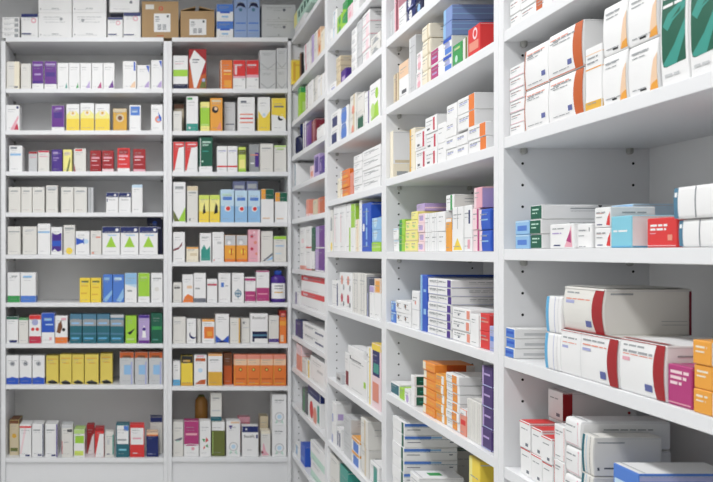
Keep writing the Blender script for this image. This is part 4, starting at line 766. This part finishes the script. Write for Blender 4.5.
side_row(2, 4, [
 (328.8, 333.6, 206, 'white carton with yellow drop', 'w', [C(.5, .12, .4, 'yel'), R(.1, .5, .9, .8, 'g')], {'d': .07}), (334.6, 346.6, 203, 'wide white carton', 'W', [R(.4, 0, .42, 1, 'G'), R(.15, .2, .3, .8, 'lpink')], {'m': 2, 'd': .09}),
 (347.2, 351.6, 203, 'white carton with lime edge', 'W', [R(.7, 0, 1, .5, 'lime')], {'d': .08}), (352, 356, 203, 'lime carton with white foot', 'W', [B(.5, 1, 'lime')], {'d': .08}), (356.4, 359.6, 219, 'peach cream carton', 'cream', [R(.5, 0, .7, 1, 'peach')], {'d': .07}),
 (360.2, 362.6, 200, 'slim white tall carton', 'W', [], {'d': .08}), (363, 372, 202, 'bright blue carton with white letters', 'blue', [R(.45, .1, .6, .9, 'lblue'), R(.45, .2, .6, .25, 'blue'), R(.45, .5, .6, .55, 'blue'), C(.2, .5, .12, 'W')], {'d': .1}),
 (372.6, 381.4, 242, 'low lime carton', 'lime', [B(.4, .6, 'lgreen')], {'d': .07}), (372.6, 381.4, 217, 'light blue carton', 'lblue', [C(.4, .7, .2, 'pblue')], {'n': 2, 'd': .07, 'yb': 241.6, 'pos': 'on the lime one'}),
], 'eye-level shelf', B3)
side_row(2, 5, [
 (333, 340, 281, 'white carton with navy line', 'W', [R(.7, .05, .85, .9, 'navy')], {'d': .06}), (340.6, 353, 273.5, 'white carton with red flowers', 'W', [C(.4, .8, .18, 'salmon'), C(.7, .6, .12, 'g'), C(.4, .3, .18, 'crim'), C(.7, .15, .1, 'ink')], {'m': 2, 'd': .08}),
 (353.6, 367, 274, 'white carton with grey stripes', 'w', [R(.3, 0, .34, 1, 'g'), R(.7, 0, .74, 1, 'g')], {'m': 2, 'd': .08}), (367.6, 370, 277, 'slim dark grey carton', 'ink', [R(.3, 0, .6, .6, 'lav')], {'d': .08}),
 (370.4, 375, 286, 'white carton with lilac top', 'W', [B(.8, 1, 'lilac')], {'d': .08}), (375.4, 381.4, 279, 'white carton with orange patch', 'W', [B(.65, 1, 'peach'), R(.2, .68, .9, .95, 'amber')], {'d': .08}),
], 'fifth shelf', B3)
side_row(2, 6, [
 (337, 342.4, 375, 'low grey carton', 'G', [R(.2, .3, .8, .6, 'd')], {'d': .05}), (346, 350, 354, 'white carton with maroon patch', 'W', [R(.2, .1, .9, .5, 'maroon')], {'d': .08}),
 (350.6, 367.4, 361, 'white carton headed in dark print', 'W', [L(.1, .7, .85, 'd', .006), R(.85, .3, .97, .45, 'lime'), R(.02, .85, .08, .95, 'k')], {'d': .12}), (349, 364, 352, 'flat white carton, black print', 'W', [R(.1, .3, .9, .8, 'd', 's')], {'d': .13, 'yb': 361, 'pos': 'on the white one', 'auto': False}),
 (368.4, 372.4, 348, 'yellow edged white carton', 'W', [R(.5, 0, .8, 1, 'yel')], {'d': .1}), (372.8, 381.6, 346, 'colourful yellow, blue, red carton', 'lpink', [R(.1, .5, .9, .9, 'navy'), R(.2, .55, .8, .7, 'teal'), B(.9, 1, 'yel'), R(.1, .1, .8, .4, 'salmon')], {'d': .1}),
], 'sixth shelf', B3)
side_row(2, 7, [
 (333, 337, 404, 'white carton with lilac side', 'W', [R(.1, .2, .7, .5, 'lilac', 's'), R(0, .0, .3, .4, 'lav')], {'n': 2, 'd': .06, 'auto': False}), (338, 342, 430, 'white carton with navy bars', 'W', [R(.1, .1, .35, .8, 'navy'), R(.6, .1, .85, .8, 'navy')], {'d': .05}),
 (344.6, 352, 420, 'grey carton in slatted pile', 'G', [], {'n': 3, 'd': .1}), (352.4, 360, 442, 'white carton with yellow top', 'W', [R(.2, .0, .9, .7, 'blue2'), B(.8, 1, 'amber')], {'n': 2, 'd': .08}),
 (362, 369, 422, 'tall pale beige carton', 'w', [R(.5, 0, .7, 1, 'beige')], {'n': 2, 'd': .09}), (371, 380, 468, 'teal and white carton', 'W', [R(.4, .1, .8, .9, 'teal')], {'d': .08}),
], 'seventh shelf', B3)
side_row(2, 8, [
 (330, 340, 462, 'grey white carton', 'w', [], {'n': 2, 'd': .12}), (341, 349, 472, 'dull green carton', 'teal', [R(.2, .3, .7, .6, 'mint')], {'d': .1}),
], 'lowest shelf', B3)
# ---------------- last bay
def wins(f='f'): return [R(.18+.2*i, .3, .3+.2*i, .75, 'd', f) for i in range(4)]
side_row(3, 0, [
 (296, 306, 12, 'long flat white carton', 'W', [], {'d': .12, 'n': 2}),
], 'top', B4)
side_row(3, 0, [
 (295, 312, -13, 'long pale green carton with dark windows', 'mint', [R(0, 0, .2, 1, 'lyel')]+[R(.28+.17*i, .3, .38+.17*i, .75, 'dgreen') for i in range(4)], {'d': .1, 'yb': 2, 'auto': False, 'pos': 'lying on the white ones', 'in': .012}),
], 'top', B4)
side_row(3, 1, [
 (291.8, 292.9, 59.5, 'bright yellow carton', 'yel', [R(.1, .1, .3, .9, 'gold', 's'), R(.1, .75, .9, .8, 'gold', 's')], {'d': .06, 'in': -.012, 'auto': False}),
 (300.6, 302, 52, 'brown black carton', 'brown', [R(0, 0, 1, 1, 'k', 's')], {'d': .06, 'auto': False}), (305, 307.6, 43, 'white carton with pink edge', 'W', [R(.5, 0, 1, 1, 'pink')], {'n': 3, 'd': .05}), (308, 311, 39, 'white carton, grey print', 'W', [], {'n': 3, 'd': .05}),
 (311.4, 314.4, 34, 'lilac grey carton', 'lilac', [R(0, 0, .5, 1, 'w')], {'n': 2, 'd': .05}), (314.8, 318, 30, 'pale carton', 'w', [], {'n': 2, 'd': .05}), (318.4, 321.6, 26, 'peach orange carton', 'peach', [R(.3, .4, .8, .9, 'orange')], {'n': 2, 'd': .05}), (322, 326, 27, 'cream carton', 'cream', [], {'d': .05}),
], 'second shelf', B4)
side_row(3, 2, [
 (299, 301.4, 86, 'fresh green carton', 'lime', [B(.8, 1, 'green'), R(.2, .2, .8, .5, 'lgreen', 's')], {'d': .05, 'auto': False}), (306.6, 309, 84, 'white carton with maroon edge', 'W', [R(.5, 0, .8, 1, 'maroon')], {'d': .05}), (309.6, 313.6, 79, 'white carton', 'W', [], {'d': .05}),
 (314, 318.6, 75, 'tall grey white carton', 'w', [R(.3, 0, .4, 1, 'g')], {'n': 2, 'd': .05}), (319, 325, 72, 'white carton, rounded', 'W', [R(.6, 0, .7, 1, 'cream')], {'d': .05, 'bev': .004}),
], 'third shelf', B4)
side_row(3, 3, [
 (298, 301.4, 121, 'dark navy bottle with round body', 'navy', [], {'fn': bottle('dnavy', 'navy', None, .55, 'lotion_bottle'), 'd': .06, 'cat': 'bottle'}),
 (304, 306.6, 121, 'white carton, purple edge', 'W', [R(.5, 0, .8, 1, 'purple')], {'d': .05}), (307, 312, 120, 'deep purple carton', 'purple', [R(.3, 0, .4, 1, 'lilac'), B(.9, 1, 'violet')], {'d': .06}), (312.4, 317, 118, 'dark plum carton', 'maroon', [R(.5, 0, .6, 1, 'pink')], {'d': .06}),
 (318, 325, 123, 'white rounded carton', 'W', [], {'d': .06, 'bev': .006}),
], 'fourth shelf', B4)
side_row(3, 4, [
 (294.6, 297, 151, 'large white carton with blue edge', 'W', [R(.5, 0, .8, 1, 'steel')], {'d': .1, 'auto': False}), (311, 314.4, 165, 'salmon pink carton', 'lpink', [R(.2, .2, .9, .6, 'salmon')], {'d': .05}), (315, 320, 153, 'violet carton with pale patch', 'lilac', [R(.2, .2, .9, .9, 'violet')], {'d': .06}), (320.4, 325, 155, 'dark violet carton', 'violet', [R(.2, .2, .4, .7, 'lilac')], {'d': .06}),
], 'fifth shelf', B4)
side_row(3, 5, [
 (307, 309.6, 199, 'salmon carton with pale band', 'salmon', [B(.0, .15, 'lpink')], {'d': .05, 'auto': False}), (314, 318, 199, 'beige carton', 'beige', [], {'d': .05}), (319, 325.4, 196, 'terracotta carton', 'dorange', [R(0, 0, .3, 1, 'salmon')], {'d': .05}),
], 'sixth shelf', B4)
side_row(3, 6, [
 (301, 306, 250, 'white carton with red foot', 'W', [B(0, .2, 'salmon')], {'d': .05, 'n': 1}), (301, 306, 227, 'pinkish white carton', 'W', [R(.3, .3, .8, .5, 'lpink')], {'d': .05, 'yb': 249.6, 'pos': 'on the red footed one'}),
 (307, 312, 226, 'white carton', 'W', [B(0, .06, 'red')], {'n': 2, 'd': .05}), (312.6, 316, 227, 'dark green carton', 'dgreen', [B(0, .45, 'W'), B(0, .04, 'brown')], {'d': .06}), (316.4, 325.4, 225, 'purple carton', 'purple', [R(0, 0, .4, 1, 'lilac'), B(0, .05, 'W')], {'n': 2, 'd': .06}),
], 'seventh shelf', B4)
side_row(3, 7, [
 (294, 301, 293, 'white carton with violet line', 'W', [R(.3, 0, .5, 1, 'violet')], {'d': .05}), (302, 325.4, 276, 'long white carton with red lid', 'W', [B(.68, 1, 'red'), R(.1, .78, .3, .9, 'lpink')], {'n': 2, 'd': .07}),
], 'eighth shelf', B4)
side_row(3, 8, [
 (296.4, 303, 322, 'navy carton', 'navy', [R(.1, .1, .3, .9, 'violet')], {'d': .05}), (303.6, 325.4, 331, 'long white carton with navy name', 'W', [L(.1, .5, .6, 'ink', .006), L(.6, .95, .3, 'navy', .012)], {'n': 2, 'd': .08}),
], 'ninth shelf', B4)
side_row(3, 9, [
 (297.4, 302.4, 346, 'salmon carton', 'salmon', [B(.6, 1, 'lpink')], {'d': .05}), (303, 307.4, 360, 'grey white carton', 'w', [], {'d': .05}), (308, 311, 361, 'white carton, yellow edge', 'W', [R(.4, 0, .8, 1, 'yel')], {'d': .06}), (311.4, 325.4, 364, 'wide white carton', 'W', [R(.5, .5, .9, .6, 'G')], {'d': .08}),
], 'tenth shelf', B4)
side_row(3, 10, [
 (303, 308, 391, 'dark grey carton', 'd', [R(.3, 0, .5, 1, 'green')], {'d': .05}), (309, 321, 391, 'navy topped carton with red figures', 'W', [B(.7, 1, 'navy'), C(.3, .3, .15, 'red'), C(.6, .2, .15, 'salmon'), R(.8, .1, .95, .6, 'teal')], {'d': .07}),
], 'eleventh shelf', B4)
side_row(3, 11, [
 (296, 301, 448, 'white carton with pale blue edge', 'W', [R(.2, .1, .5, .9, 'lblue')], {'d': .06}), (301.6, 306, 447, 'bright blue carton', 'blue', [R(.2, .2, .8, .4, 'blue2')], {'d': .06, 'auto': False}), (311.6, 325.4, 455, 'white carton with aqua foot', 'W', [B(0, .4, 'mint')], {'n': 2, 'd': .08}),
], 'lowest shelf', B4)
print('N_OBJECTS', len(bpy.data.objects))
